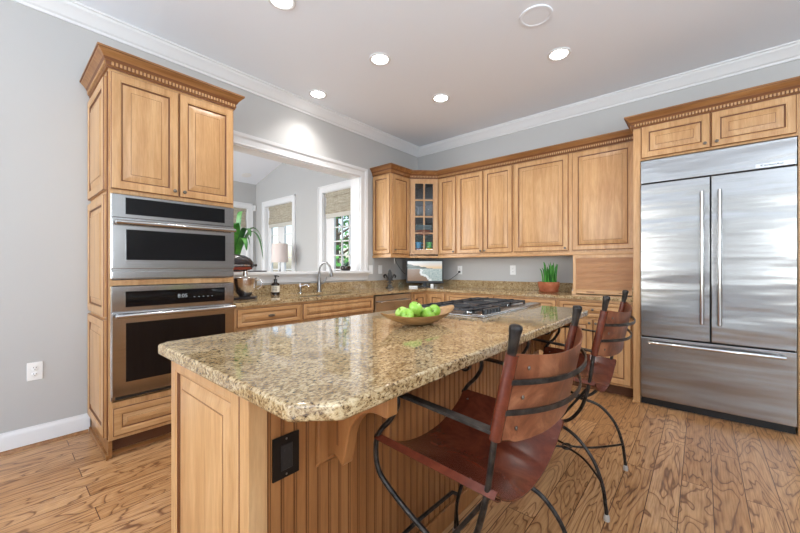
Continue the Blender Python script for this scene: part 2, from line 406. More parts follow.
# ------------------------------------------------------------------ the room
CZ = 3.048
struct('floor', MB().box(-.17, 6.4, -5.6, .15, -.05, 0), 'floor')
struct('floor_rear', MB().box(-.17, 6.4, -8.5, -5.6, -.05, 0), 'bounce_floor')  # unseen pale floor, added for its bounce onto the ceiling
struct('floor_sunroom', MB().box(-4.6, -.17, -5.4, -.25, -.05, 0), 'floor')
struct('ceiling', MB().box(-.17, 6.4, -8.5, .15, CZ, CZ + .1), 'ceiling')
OY0, OY1, OZ0, OZ1 = -2.95, -1.24, 1.12, 2.385           # the pass-through
SUNT = 4.4
w = MB()
w.box(-.17, 0, -8.5, OY0, 0, SUNT); w.box(-.17, 0, OY1, .15, 0, SUNT); w.box(-.17, 0, OY0, OY1, 0, OZ0); w.box(-.17, 0, OY0, OY1, OZ1, SUNT)
struct('wall_left', w, 'wall')
struct('wall_back', MB().box(0, 6.4, 0, .15, 0, CZ), 'wall')
def wall_holes_y(name, y0, y1, xs, holes, top):
    """a wall in the plane y = const with holes (x0, x1, z0, z1), sorted in x"""
    b = MB(); x = xs[0]
    for hx0, hx1, hz0, hz1 in holes:
        b.box(x, hx0, y0, y1, 0, top); b.box(hx0, hx1, y0, y1, 0, hz0); b.box(hx0, hx1, y0, y1, hz1, top); x = hx1
    b.box(x, xs[1], y0, y1, 0, top); return struct(name, b, 'wall')
wall_holes_y('wall_rear', -8.5, -8.35, (0, 6.4), [(.1, 1.9, .55, 2.55), (5.1, 6.2, .55, 2.55)], CZ)
b = MB(); b.box(6.25, 6.4, -8.35, -5.85, 0, CZ); b.box(6.25, 6.4, -3.35, 0, 0, CZ); b.box(6.25, 6.4, -5.85, -3.35, 0, .55); b.box(6.25, 6.4, -5.85, -3.35, 2.55, CZ)
struct('wall_right', b, 'wall')
# the sunroom beyond the pass-through
W1 = (-4.01, -2.915, .55, 2.546); W2 = (-1.912, -.80, .55, 2.571)
wall_holes_y('wall_sunroom_far', -.40, -.25, (-4.6, -.17), [W1, W2], SUNT)
W3 = (-1.60, -.60, .55, 2.54)       # in y, on the wall x = -4.45
b = MB(); b.box(-4.6, -4.45, -5.4, W3[0], 0, SUNT); b.box(-4.6, -4.45, W3[1], -.4, 0, SUNT); b.box(-4.6, -4.45, W3[0], W3[1], 0, W3[2]); b.box(-4.6, -4.45, W3[0], W3[1], W3[3], SUNT)
struct('wall_sunroom_left', b, 'wall')
wall_holes_y('wall_sunroom_near', -5.4, -5.25, (-4.6, -.17), [(-3.8, -.8, .7, 2.7)], SUNT)
struct('ceiling_sunroom', MB().prism([(-4.6, 3.07), (-.17, 4.22), (-.17, 4.32), (-4.6, 3.17)], -5.4, -.25, 'y'), 'ceiling')

def window_frame_unit(n, hole, axis, plane, depth, leafs, bars, cols, stile=.10, inset=.06):
    """a white cased window. axis 'y': wall face at y = plane seen from -y; 'x': wall face at x = plane seen from +x"""
    a0, a1, z0, z1 = hole
    def bx(m, u0, u1, d0, d1, zz0, zz1):            # u along the wall, d depth behind the wall face (negative = towards the room)
        if axis == 'y': m.box(u0, u1, plane + d0, plane + d1, zz0, zz1)
        else: m.box(plane - d1, plane - d0, u0, u1, zz0, zz1)
    c = MB(); cw = .115
    bx(c, a0 - cw, a0, -.02, 0, z0 - .1, z1 + cw); bx(c, a1, a1 + cw, -.02, 0, z0 - .1, z1 + cw); bx(c, a0, a1, -.02, 0, z1, z1 + cw)
    bx(c, a0 - cw, a1 + cw, -.05, .0, z0 - .04, z0)
    bx(c, a0, a0 + .012, 0, depth, z0, z1); bx(c, a1 - .012, a1, 0, depth, z0, z1); bx(c, a0, a1, 0, depth, z1 - .012, z1)
    for (o0, o1) in ((a0 - cw, a0 - cw + .02), (a1 + cw - .02, a1 + cw)): bx(c, o0, o1, -.032, -.02, z0 - .1, z1 + cw)
    bx(c, a0 - cw, a1 + cw, -.032, -.02, z1 + cw - .02, z1 + cw)
    win = struct('window_%d' % n, c, 'trim', smooth=False)
    lw = (a1 - a0 - .024) / leafs
    for k in range(leafs):
        l0 = a0 + .012 + k * lw; l1 = l0 + lw
        s = MB(); bx(s, l0, l0 + stile, inset, inset + .04, z0, z1 - .012); bx(s, l1 - stile, l1, inset, inset + .04, z0, z1 - .012)
        bx(s, l0 + stile, l1 - stile, inset, inset + .04, z0, z0 + .1); bx(s, l0 + stile, l1 - stile, inset, inset + .04, z1 - .40, z1 - .012)
        g0, g1, h0, h1 = l0 + stile, l1 - stile, z0 + .1, z1 - .40
        for q in range(1, cols): u = g0 + (g1 - g0) * q / cols; bx(s, u - .011, u + .011, inset + .005, inset + .035, h0, h1)
        for q in range(1, bars): zz = h0 + (h1 - h0) * q / bars; bx(s, g0, g1, inset + .005, inset + .035, zz - .011, zz + .011)
        sash = mk('sash', s, 'trim', win, smooth=False)
        p = MB(); bx(p, g0, g1, inset + .018, inset + .022, h0, h1); mk('pane', p, 'pane', win, smooth=False)
    return win
window_frame_unit(1, W1, 'y', -.40, .15, 2, 6, 1, .13)
window_frame_unit(2, W2, 'y', -.40, .15, 1, 6, 3, .24)
window_frame_unit(3, W3, 'x', -4.45, .15, 2, 6, 1, .10)

# casing, ledge and apron of the pass-through
c = MB()
cp = [(0, 0), (.022, 0), (.022, .012), (.014, .02), (.014, .07), (.026, .085), (.030, .116), (0, .116)]    # (out, across)
cas = [[(o, OY0 - a, OZ0 + .03) for o, a in cp], [(o, OY0 - a, OZ1 + a) for o, a in cp], [(o, OY1 + a, OZ1 + a) for o, a in cp], [(o, OY1 + a, OZ0 + .03) for o, a in cp]]
c.loft(cas)
c.box(-.172, .002, OY0 - .0, OY0 + .012, OZ0 + .03, OZ1); c.box(-.172, .002, OY1 - .012, OY1, OZ0 + .03, OZ1); c.box(-.172, .002, OY0, OY1, OZ1 - .012, OZ1)
struct('trim_1', c, 'trim', smooth=False)
c = MB(); c.box(-.23, .075, OY0 - .13, OY1 + .135, OZ0, OZ0 + .03); c.bevel(.008, 2)
c.prism([(0, 1.12), (.055, 1.12), (.05, 1.105), (.03, 1.085), (.022, 1.06), (.022, 1.035), (0, 1.028)], OY0 - .12, OY1 + .12, 'y')
struct('trim_2', c, 'trim')
# ceiling crown mouldings and baseboards
cornice = [(0, CZ - .115), (.012, CZ - .115), (.016, CZ - .098), (.03, CZ - .09), (.06, CZ - .05), (.085, CZ - .03), (.092, CZ - .014), (.105, CZ - .012), (.105, CZ), (0, CZ)]
struct('trim_3', MB().sweep([(0, -8.35), (0, 0), (6.25, 0), (6.25, -8.35)], cornice), 'trim', ang=20)
base = [(0, 0), (.015, 0), (.015, .10), (.011, .115), (.006, .125), (.006, .133), (0, .133)]
struct('baseboard_left', MB().sweep([(0, -8.35), (0, -3.922)], base), 'trim')
struct('trim_4', MB().sweep([(.0155, -8.35), (.0155, -3.93)], [(0, 0), (.016, 0), (.012, .014), (0, .02)]), 'crown')
struct('baseboard_right', MB().sweep([(3.99, 0), (6.25, 0), (6.25, -8.35)], base), 'trim')

# ------------------------------------------------------------------ cabinet builders (local: front faces -y, x to the right, z up)
def panel_mb(x0, x1, z0, z1, t=.02, st=.056, mb=None, y=0, flat=False):
    m = mb or MB()
    w, h = x1 - x0, z1 - z0
    st = min(st * .93, w * .22, h * .25); k = min(1, (min(w, h) / 2 - st) / .075)
    seq = [(0, 0, 0), (0, .014, 0), (.004, .0185, 1), (.007, .02, 0), (st - .009, .02, 0), (st - .006, .0175, 0), (st, .0165, 0), (st + .003 * k, .0095, 1), (st + .009 * k, .008, 1), (st + .011 * k, .0085, 0),
           (st + .049 * k, .0165, 0), (st + .0515 * k, .0168, 1), (st + .052 * k, .0192, 0), (st + .054 * k, .0195, 0)]
    loops = [[(x0 + i, y - d, z0 + i), (x1 - i, y - d, z0 + i), (x1 - i, y - d, z1 - i), (x0 + i, y - d, z1 - i)] for i, d, _ in seq]
    m.loft(loops, mis=[q[2] for q in seq[1:]] + [0]); return m
def knob(parent, x, z, y=-.02):
    m = MB().lathe([(.006, 0), (.005, -.010), (.0095, -.014), (.0125, -.019), (.011, -.024), (.004, -.027)], seg=14, axis='y')
    return mk('knob', m, 'pewter', parent, (x, y, z))
def door(parent, x0, x1, z0, z1, kn=None, name='door', y=0):
    o = mk(name, panel_mb(-(x1 - x0) / 2, (x1 - x0) / 2, 0, z1 - z0), ['maple_h' if name == 'drawer' else 'maple', 'glaze'], parent, ((x0 + x1) / 2, y, z0), ang=12)
    if kn: knob(o, kn[0] - (x0 + x1) / 2, kn[1] - z0)
    return o
CROWN = [(o * .8 if o > .002 else .001, 2.425 + (z - 2.425) * .85) for o, z in [(.001, 2.425), (.012, 2.425), (.012, 2.437), (.020, 2.442), (.020, 2.470), (.028, 2.476), (.036, 2.492), (.054, 2.516), (.066, 2.526), (.070, 2.534), (.078, 2.536), (.078, 2.55), (.001, 2.55)]]
def crown(path, dz=0, dent=True, base=None):
    m = MB(); prof = [(o, z + dz) for o, z in (base or CROWN)]
    m.sweep(path, prof)
    npf = len(prof)
    for k, f in enumerate(m.bm.faces):
        if k < (len(path) - 1) * npf and (k % npf) in ((1, 3, 5, 9) if dent else (1, 5, 9)): f.material_index = 1
    for k in range(len(path) - 1):
        a, b_ = Vector(path[k]), Vector(path[k + 1]); d = b_ - a; L = d.length; d.normalize(); n = Vector((d.y, -d.x))
        if L < .1 or not dent: continue
        cnt = int(L / .0205)
        for i in range(cnt):
            c = a + d * (.012 + i * L / cnt); q = [c + n * .0155, c + d * .011 + n * .0155, c + d * .011 + n * .023, c + n * .023]
            nf = len(m.bm.faces); m.prism([tuple(v) for v in q], 2.441 + dz, 2.462 + dz, 'z', 2)
    return m

# ------------------------------------------------------------------ oven tower (left), front x = .61, y -3.915 .. -3.15
TY0, TY1, TW = -3.915, -3.15, .765
tower = thing('oven_cabinet', 'tall honey maple cabinet against the left wall housing two built-in ovens', 'cabinet', (.61, TY0, 0), R(90))
m = MB()
m.box(0, .02, 0, .607, .115, 2.44); m.box(TW - .02, TW, 0, .607, .115, 2.44)
m.box(.02, TW - .02, 0, .607, .115, .35); m.box(.02, TW - .02, .58, .607, .35, 1.68); m.box(.02, TW - .02, 0, .607, 1.665, 2.44)
m.box(.02, TW - .02, 0, .58, 1.082, 1.118)
mk('body', m, 'maple', tower)
m = MB().box(.02, TW - .0, .07, .607, 0, .115); 
mk('toe_kick', m, 'toe', tower)
m = MB().box(0, .02, .012, .607, 0, .115); m.box(-.012, 0, .0, .607, 0, .03); m.box(-.012, TW, .055, .07, 0, .025); mk('base_molding', m, 'crown', tower)
door(tower, .008, TW / 2 - .003, 1.690, 2.418, (TW / 2 - .03, 1.725)); door(tower, TW / 2 + .003, TW - .008, 1.690, 2.418, (TW / 2 + .03, 1.725))
door(tower, .02, TW - .02, .14, .315, None, 'drawer')
for z0, z1 in ((.125, .865), (.885, 1.655), (1.685, 2.40)):
    pm = panel_mb(-.605, -.045, z0, z1, st=.06); pm.xf(Matrix.Rotation(R(-90), 4, 'Z')); mk('side_panel', pm, ['maple', 'glaze'], tower, (0, 0, 0), ang=12)
mk('corner_bead', MB().box(-.006, 0, .012, .024, .12, 2.42), 'glaze', tower)
cm = crown([(.61, .0), (0, .0), (TW - .0, 0)][:0] or [(0, .605), (0, 0), (TW, 0), (TW, .605)], .012)
# walking order keeps 'out' on the right of travel: reverse so that it points away from the cabinet
cm.bm.free(); cm = crown([(TW, .605), (TW, 0), (0, 0), (0, .605)][::-1], .012)
mk('crown_molding', cm, ['crown', 'glaze', 'maple_h'], tower, ang=20)

def bar_handle(parent, p0, p1, off, r=.011, name='handle', mat='handle_steel', inset=.03):
    """a tubular bar between two local points, standing off the front (towards -y)"""
    a, b_ = Vector(p0), Vector(p1); d = (b_ - a).normalized(); o = Vector((0, -off, 0)); m = MB()
    m.tube([a + o, a + o + d * .004, b_ + o - d * .004, b_ + o], [r * .8, r, r, r * .8], 12)
    for q in (a + d * inset, b_ - d * inset): m.tube([q, q + o], r * .75, 10)
    return mk(name, m, mat, parent)
def oven(name, label, z0, z1, panel, hz, win, foot):
    t = thing(name, label, 'oven', (.61, TY0, 0), R(90)); x0, x1 = .024, TW - .024
    mk('body', MB().box(x0 + .012, x1 - .012, .002, .52, z0 + .012, z1 - .012), 'black', t)
    m = MB().box(x0 - .016, x1 + .016, -.014, -.0015, z0, z1).bevel(.002, 1); mk('trim_frame', m, 'steel', t)
    m = MB().box(x0 - .014, x1 + .014, -.030, -.014, panel[0] - .022, z1 - .004).bevel(.002, 2); mk('control_panel', m, 'steel', t)
    pg = mk('display_glass', MB().box(x0 + .055, x1 - .055, -.0325, -.030, panel[0], panel[1]), 'blackglass', t)
    dz0, dz1 = win[0] - foot, panel[0] - .03
    dr = mk('door', MB().box(x0 - .014, x1 + .014, -.040, -.014, dz0, dz1).bevel(.003, 2), 'steel', t)
    mk('door_glass', MB().box(x0 + .055, x1 - .055, -.0425, -.040, win[0], win[1]), 'blackglass', dr)
    h = bar_handle(dr, (x0 - .005, -.04, hz), (x1 + .005, -.04, hz), .045, .013, mat='steel', inset=.02)
    return t, pg
mw, pg = oven('microwave_oven', 'upper stainless built-in oven with wide black window, in the tall cabinet', 1.122, 1.66, (1.535, 1.640), 1.478, (1.245, 1.438), .055)
m = MB().box(.012, TW - .012, -.034, -.014, 1.128, 1.172).bevel(.003, 2); mk('vent_trim', m, 'steel', mw)
ov, pg2 = oven('wall_oven', 'lower stainless wall oven with tall black door glass, under the upper oven', .362, 1.078, (.945, 1.045), .895, (.475, .845), .085)
text_mesh('clock_digits', '8:05', .036, 'digits', pg2, Matrix.Translation((.40, -.0328, .998)) @ Matrix.Rotation(R(90), 4, 'X'), .0002)
for q in range(5):
    mk('touch_mark', MB().box(.47 + q * .03, .48 + q * .03, -.0329, -.0325, .985, .988), 'digits', pg2)
mk('vent_slot', MB().box(.03, TW - .03, -.016, -.014, .366, .385), 'black', ov)

# ------------------------------------------------------------------ base cabinets
def base_cab(label, loc, rz, w, fronts, group='base cabinets along the two walls', top=.883, tall=True, name='base_cabinet', dep=.607):
    t = thing(name, label, 'cabinet', loc, rz, group)
    if tall: m = MB().box(0, w, 0, dep, .10, top)
    else:
        m = MB().box(0, w, 0, dep, .10, .66); m.box(0, w, 0, .018, .66, top); m.box(0, .018, .018, dep, .66, top); m.box(w - .018, w, .018, dep, .66, top)
    mk('body', m, 'maple', t); mk('toe_kick', MB().box(0, w, .07, dep, 0, .10), 'toe', t)
    for f in fronts:
        o = door(t, f[1], f[2], f[3], f[4], f[5] if len(f) > 5 else None, f[0])
    return t
G = 'base cabinets along the two walls'
c1 = base_cab('base cabinet beside the oven tower with one wide drawer and oval pull', (.61, -3.148, 0), R(90), .610,
     [('drawer', .02, .595, .715, .862), ('door', .02, .302, .12, .695, (.275, .66)), ('door', .308, .595, .12, .695, (.335, .66))])
o = [q for q in c1.children if q.name.startswith('drawer')][0]
m = MB().sphere((0, -.03, .075), .03, sc=(1.1, .5, .38)); mk('cup_pull', m, 'pewter', o)
base_cab('sink base cabinet with a long false drawer front, under the faucet', (.61, -2.536, 0), R(90), .936,
     [('drawer_front', .012, .924, .715, .862), ('door', .012, .465, .12, .695, (.43, .66)), ('door', .471, .924, .12, .695, (.505, .66))], tall=False)
# corner: two faces at a right angle
cc = thing('corner_base_cabinet', 'corner base cabinet with two small doors folded at a right angle', 'cabinet', (0, 0, 0), 0, G)
m = MB().prism([(.003, -.003), (.003, -.945), (.61, -.945), (.61, -.61), (.925, -.61), (.925, -.003)], .10, .883); mk('body', m, 'maple', cc)
m = MB().prism([(.003, -.003), (.003, -.945), (.54, -.945), (.54, -.54), (.925, -.54), (.925, -.003)], 0, .10); mk('toe_kick', m, 'toe', cc)
d1 = mk('door', panel_mb(0, .25, 0, .73), ['maple', 'glaze'], cc, (.61, -.885, .125), R(90), ang=12); knob(d1, .03, .66)
d2 = mk('door', panel_mb(0, .25, 0, .73), ['maple', 'glaze'], cc, (.662, -.61, .125), 0, ang=12)
base_cab('base cabinet right of the corner with one drawer, behind the cooktop', (.928, -.61, 0), 0, .672,
     [('drawer', .015, .657, .715, .862, (.336, .79)), ('door', .015, .333, .12, .695, (.31, .66)), ('door', .339, .657, .12, .695, (.36, .66))])
base_cab('base cabinet with drawer below the potted green shoots', (1.602, -.61, 0), 0, .683,
     [('drawer', .015, .668, .715, .862, (.34, .79)), ('door', .015, .338, .12, .695, (.315, .66)), ('door', .344, .668, .12, .695, (.37, .66))])
base_cab('base cabinet next to the refrigerator panel with drawer over two doors', (2.287, -.61, 0), 0, .646,
     [('drawer', .015, .631, .715, .862, (.323, .79)), ('door', .015, .320, .12, .695, (.295, .66)), ('door', .326, .631, .12, .695, (.35, .66))])
# dishwasher
dw = thing('dishwasher', 'stainless dishwasher with a horizontal bar handle between sink and corner', 'dishwasher', (.61, -1.596, 0), R(90))
mk('body', MB().box(.006, .642, .002, .58, .10, .875), 'black', dw); mk('toe_kick', MB().box(.006, .642, .06, .55, 0, .10), 'black', dw)
dd = mk('door', MB().box(.006, .642, -.024, .0, .115, .872).bevel(.003, 2), 'steel', dw)
bar_handle(dd, (.05, -.024, .80), (.60, -.024, .80), .04, .010)

# countertop, L-shaped, with the sink cut-out, and backsplash
ct = thing('countertop', 'L-shaped speckled granite countertop running along both walls', 'countertop', (0, 0, .885))
SX0, SX1, SY0, SY1 = .14, .54, -2.46, -1.70
m = MB(); z0, z1 = .0, .030
for bx_ in ((.003, .64, -3.147, SY0), (.003, SX0, SY0, SY1), (SX1, .64, SY0, SY1), (.003, .64, SY1, -.003), (.64, 2.936, -.64, -.003)): m.box(*bx_, z0, z1)
mk('worktop', m, 'granite', ct, smooth=False)
m = MB().box(.003, .024, -3.147, -.003, .030, .130); m.box(.024, 2.36, -.024, -.003, .030, .130); m.box(2.916, 2.936, -.55, -.355, .030, .13); mk('backsplash', m, 'granite', ct, smooth=False)

# ------------------------------------------------------------------ wall cabinets
UZ0, UZ1 = 1.355, 2.43
def wall_cab(label, loc, rz, w, doors, z0=UZ0, d=.33, side=None, name='wall_cabinet'):
    t = thing(name, label, 'cabinet', loc, rz, 'wall cabinets above the counter')
    mk('body', MB().box(0, w, 0, d - .003, z0, UZ1 + .02), 'maple', t)
    for q in doors: door(t, q[0], q[1], z0 + .022, UZ1 - .012, q[2])
    m = MB().prism([(0, z0 - .03), (-.012, z0 - .03), (-.016, z0 - .012), (-.012, z0), (.02, z0), (.02, z0 - .03)], 0, w, 'x'); mk('light_rail', m, 'maple_h', t)
    return t
ec = wall_cab('narrow wall cabinet on the left wall beside the pass-through casing', (.33, -1.0, 0), R(90), .386, [(.02, .366, None)])
d_ = [q for q in ec.children if q.name.startswith('door')][0]; knob(d_, -.14, .05)
pm = panel_mb(-.318, -.012, UZ0 + .02, UZ1 - .012, st=.05); pm.xf(Matrix.Rotation(R(-90), 4, 'Z')); mk('side_panel', pm, ['maple', 'glaze'], ec, ang=12)
mk('side_rail', MB().box(-.016, 0, -.012, .327, UZ0 - .03, UZ0), 'maple_h', ec)
# diagonal corner cabinet with a glazed door
gc = thing('corner_glass_cabinet', 'diagonal corner wall cabinet with a glazed eight-pane door showing dishes', 'cabinet', (0, 0, 0), 0, 'wall cabinets above the counter')
Pn = [(.003, -.003), (.003, -.612), (.33, -.612), (.612, -.33), (.612, -.003)]
m = MB(); m.prism(Pn, UZ0, UZ0 + .02); m.prism(Pn, UZ1, UZ1 + .02)
m.box(.003, .012, -.612, -.003, UZ0 + .02, UZ1); m.box(.012, .612, -.012, -.003, UZ0 + .02, UZ1)
m.box(.012, .33, -.612, -.600, UZ0 + .02, UZ1); m.box(.600, .612, -.33, -.012, UZ0 + .02, UZ1)
mk('body', m, 'cab_inside', gc, smooth=False)
SH = [UZ0 + .02]
for k in range(1, 4):
    z = UZ0 + .03 + k * .258; mk('shelf', MB().prism([(.013, -.013), (.013, -.598), (.325, -.598), (.598, -.325), (.598, -.013)], z - .008, z), 'cab_inside', gc); SH.append(z)
diag = Matrix.Translation((.33, -.612, 0)) @ Matrix.Rotation(R(45), 4, 'Z'); DL = .399
m = MB(); m.box(0, .03, 0, .018, UZ0, UZ1 + .02); m.box(DL - .03, DL, 0, .018, UZ0, UZ1 + .02); m.box(.03, DL - .03, 0, .018, UZ0, UZ0 + .02); m.box(.03, DL - .03, 0, .018, UZ1 - .02, UZ1 + .02)
m.xf(diag); mk('face_frame', m, 'maple', gc, smooth=False)
m = MB(); a0, a1, b0, b1 = .012, DL - .012, UZ0 + .022, UZ1 - .012; s_ = .062
m.box(a0, a0 + s_, -.02, 0, b0, b1); m.box(a1 - s_, a1, -.02, 0, b0, b1); m.box(a0 + s_, a1 - s_, -.02, 0, b0, b0 + s_); m.box(a0 + s_, a1 - s_, -.02, 0, b1 - s_, b1)
g0, g1, h0, h1 = a0 + s_, a1 - s_, b0 + s_, b1 - s_
m.box((g0 + g1) / 2 - .010, (g0 + g1) / 2 + .010, -.018, -.004, h0, h1)
for k in range(1, 4): z = h0 + (h1 - h0) * k / 4; m.box(g0, g1, -.017, -.005, z - .010, z + .010)
m.xf(diag); dg_ = mk('door', m, 'maple', gc, smooth=False)
m = MB(); m.box(g0, g1, -.004, -.001, h0, h1); m.xf(diag); mk('glass', m, 'pane', dg_, smooth=False)
m = MB().prism([(0, UZ0 - .03), (-.012, UZ0 - .03), (-.016, UZ0 - .012), (-.012, UZ0), (.02, UZ0), (.02, UZ0 - .03)], 0, DL, 'x'); m.xf(diag); mk('light_rail', m, 'maple_h', gc)
# back wall
XS = [.614, .918, 1.70, 2.325, 2.936]
wall_cab('wall cabinet with one narrow door next to the glazed corner cabinet', (XS[0], -.33, 0), 0, XS[1] - XS[0], [(.02, .290, (.265, UZ0 + .05))])
wall_cab('two-door wall cabinet between the narrow door and the wide single door', (XS[1], -.33, 0), 0, XS[2] - XS[1], [(.012, .388, (.362, UZ0 + .05)), (.394, .77, (.42, UZ0 + .05))])
wall_cab('wall cabinet with one wide door above the potted green shoots', (XS[2], -.33, 0), 0, XS[3] - XS[2], [(.012, .613, (.585, UZ0 + .05))])
ag = wall_cab('wall cabinet beside the refrigerator panel with a wide door, over the slatted roll-up front', (XS[3], -.33, 0), 0, XS[4] - XS[3], [(.03, .585, None)])
crn = MB()
crn = crown([(.33, -.612), (.612, -.33), (2.936, -.33)][:], 0)
o = mk('cabinet_crown', crn, ['crown', 'glaze', 'maple_h'], ang=20); tag(o, 'long dentil crown molding topping the wall cabinets from corner to refrigerator', 'molding')
crn = crown([(.0, -1.0), (.33, -1.0), (.33, -.60)], .004, False)
mk('crown_molding', crn, ['crown', 'glaze', 'maple_h'], None, ang=20)
o = bpy.data.objects['crown_molding.001']; o.parent = ec; o.matrix_parent_inverse = Matrix.Identity(4)
o.matrix_local = (Matrix.Translation((.33, -1.0, 0)) @ Matrix.Rotation(R(90), 4, 'Z')).inverted()
# appliance garage
gar = thing('appliance_garage', 'countertop roll-up cupboard with a slatted tambour front beside the refrigerator', 'cupboard', (XS[3] + .035, -.345, .916))
GW, GH = XS[4] - XS[3] - .037, UZ0 - .031 - .916
m = MB().box(0, .028, 0, .315, 0, GH); m.box(GW - .02, GW, 0, .315, 0, GH); m.box(.028, GW - .02, 0, .03, GH - .03, GH); m.box(-.012, .034, -.008, .02, 0, .03)
mk('frame', m, 'maple', gar)
m = MB(); ns = 26; zz = .05; hh = (GH - .03 - .05) / ns
for k in range(ns):
    z = zz + k * hh; m.prism([(.008, z), (.003, z + .002), (.0022, z + hh / 2), (.003, z + hh - .002), (.008, z + hh), (.016, z + hh), (.016, z)], .028, GW - .02, 'x')
tb = mk('tambour_door', m, 'tambour', gar, ang=50)
m = MB().box(.028, GW - .02, -.002, .018, .004, .05).bevel(.003, 1); br_ = mk('bottom_rail', m, 'maple_h', gar)
for x in (.13, .42): mk('finger_slot', MB().box(x, x + .075, -.004, -.002, .020, .028), 'glaze', br_)

# ------------------------------------------------------------------ refrigerator and its surround
FX0, FX1, FY = 2.994, 3.914, -.66
sur = thing('refrigerator_surround', 'maple panels and two-door cabinet framing the stainless refrigerator', 'cabinet', (2.938, FY + .005, 0))
SW = 1.034
m = MB().box(0, .052, 0, .652, 0, 2.44); mk('side_panel', m, 'maple', sur); m = MB().box(SW - .052, SW, 0, .652, 0, 2.44); mk('side_panel', m, 'maple', sur)
mk('body', MB().box(.053, SW - .053, 0.0, .652, 2.135, 2.44), 'maple', sur)
mk('plinth_block', MB().box(-.006, .052, -.012, 0, 0, .012), 'maple', sur)
door(sur, .062, SW / 2 - .003, 2.15, 2.425, (SW / 2 - .035, 2.185)); door(sur, SW / 2 + .003, SW - .062, 2.15, 2.425, (SW / 2 + .035, 2.185))
mk('crown_molding', crown([(0, .235), (0, 0), (SW, 0), (SW, .652)], 0), ['crown', 'glaze', 'maple_h'], sur, ang=20)

fr = thing('refrigerator', 'tall stainless steel french-door refrigerator with bottom freezer drawer', 'refrigerator', (FX0, FY, 0))
FW = FX1 - FX0
mk('body', MB().box(.004, FW - .004, .035, .64, .065, 2.125), 'black', fr)
mk('toe_grille', MB().box(.002, FW - .002, .03, .3, 0, .062), 'black', fr)
gl = mk('top_grille', MB().box(0, FW, -.004, .034, 1.93, 2.126).bevel(.004, 2), 'fridge_steel', fr)
bd = mk('badge', MB().box(FW - .21, FW - .012, -.008, -.004, 1.934, 1.966).bevel(.001, 1), 'steel', gl)
text_mesh('badge_lettering', 'KitchenAid', .026, 'ink', bd, Matrix.Translation((FW - .125, -.0085, 1.950)) @ Matrix.Rotation(R(90), 4, 'X'), .0003)
for nm, x0, x1, hx in (('door', 0, FW / 2 - .003, FW / 2 - .052), ('door', FW / 2 + .003, FW, FW / 2 + .052)):
    dr = mk(nm, MB().box(x0, x1, -.02, .034, .602, 1.918).bevel(.006, 3), 'fridge_steel', fr)
    bar_handle(dr, (hx, -.02, .745), (hx, -.02, 1.80), .055, .0135, inset=.03)
dr = mk('freezer_drawer', MB().box(0, FW, -.02, .034, .066, .592).bevel(.006, 3), 'fridge_steel', fr)
bar_handle(dr, (.06, -.02, .555), (FW - .06, -.02, .555), .055, .0125, inset=.03, mat='handle_steel')

# ------------------------------------------------------------------ island
isl = thing('kitchen_island', 'maple kitchen island with a beadboard side, standing on the oak floor', 'island', (0, 0, 0))
IX0, IX1, IY0, IY1 = 1.885, 2.50, -3.945, -1.775
mk('body', MB().box(IX0, IX1 - .012, IY0 + .02, IY1, .10, .874), 'maple', isl); mk('toe_kick', MB().box(IX0 + .07, IX1 - .012, IY0 + .02, IY1, 0, .10), 'toe', isl)
ip = mk('end_panel', panel_mb(IX0, IX1 - .055, .012, .872, st=.062), ['maple', 'glaze'], isl, (0, IY0 + .02, 0), ang=12)
mk('corner_post', MB().box(IX1 - .052, IX1, IY0, IY0 + .055, 0, .874).bevel(.004, 2), 'maple', isl)
m = MB(); prof = []; bw = .0415; y = IY0 + .055
pts = [(IX1 - .013, y)]
while y < IY1 - .001:
    e = min(y + bw, IY1); pts += [(IX1 - .006, y), (IX1 - .001, y + .003), (IX1 - .001, y + .006), (IX1 - .0045, y + .0075), (IX1 - .001, y + .009), (IX1 - .001, e - .003)]; y = e
    pts += [(IX1 - .006, e)]
pts.append((IX1 - .013, IY1))
m.prism(pts, .0, .874)
for f in m.bm.faces:
    if len(f.verts) == 4 and f.calc_center_median().x > IX1 - .0115 and f.calc_center_median().x < IX1 - .0018: f.material_index = 1
mk('beadboard', m, ['bead', 'glaze'], isl, smooth=False)
mk('base_molding', MB().box(IX1, IX1 + .014, IY0, IY1, 0, .09).bevel(.004, 1), 'bead', isl)
def corbel(y0, y1):
    pts = [(0, .874), (.272, .874), (.272, .800), (.264, .795)]
    pts += [tuple(q[:2]) for q in catmull([(.264, .795, 0), (.215, .797, 0), (.164, .776, 0), (.122, .728, 0), (.104, .665, 0), (.092, .612, 0)], 4)[1:]]
    pts += [(.084, .602), (.066, .618), (.048, .626), (.030, .618), (.014, .602), (0, .606)]
    m = MB().prism([(IX1 + a, z) for a, z in pts], y0, y1, 'y'); m.bevel(.003, 1, 50)
    o = mk('corbel', m, 'bead', isl)
    mk('back_plate', MB().prism([(IX1, .874), (IX1 + .018, .874), (IX1 + .018, .60), (IX1, .58)], y0 - .035, y1 + .035, 'y').bevel(.003, 1, 50), 'bead', o)
    mk('carved_slot', MB().box(IX1 + .060, IX1 + .068, y0 - .001, y0 + .002, .66, .80), 'glaze', o)
    return o
corbel(-3.700, -3.660); corbel(-1.905, -1.865)
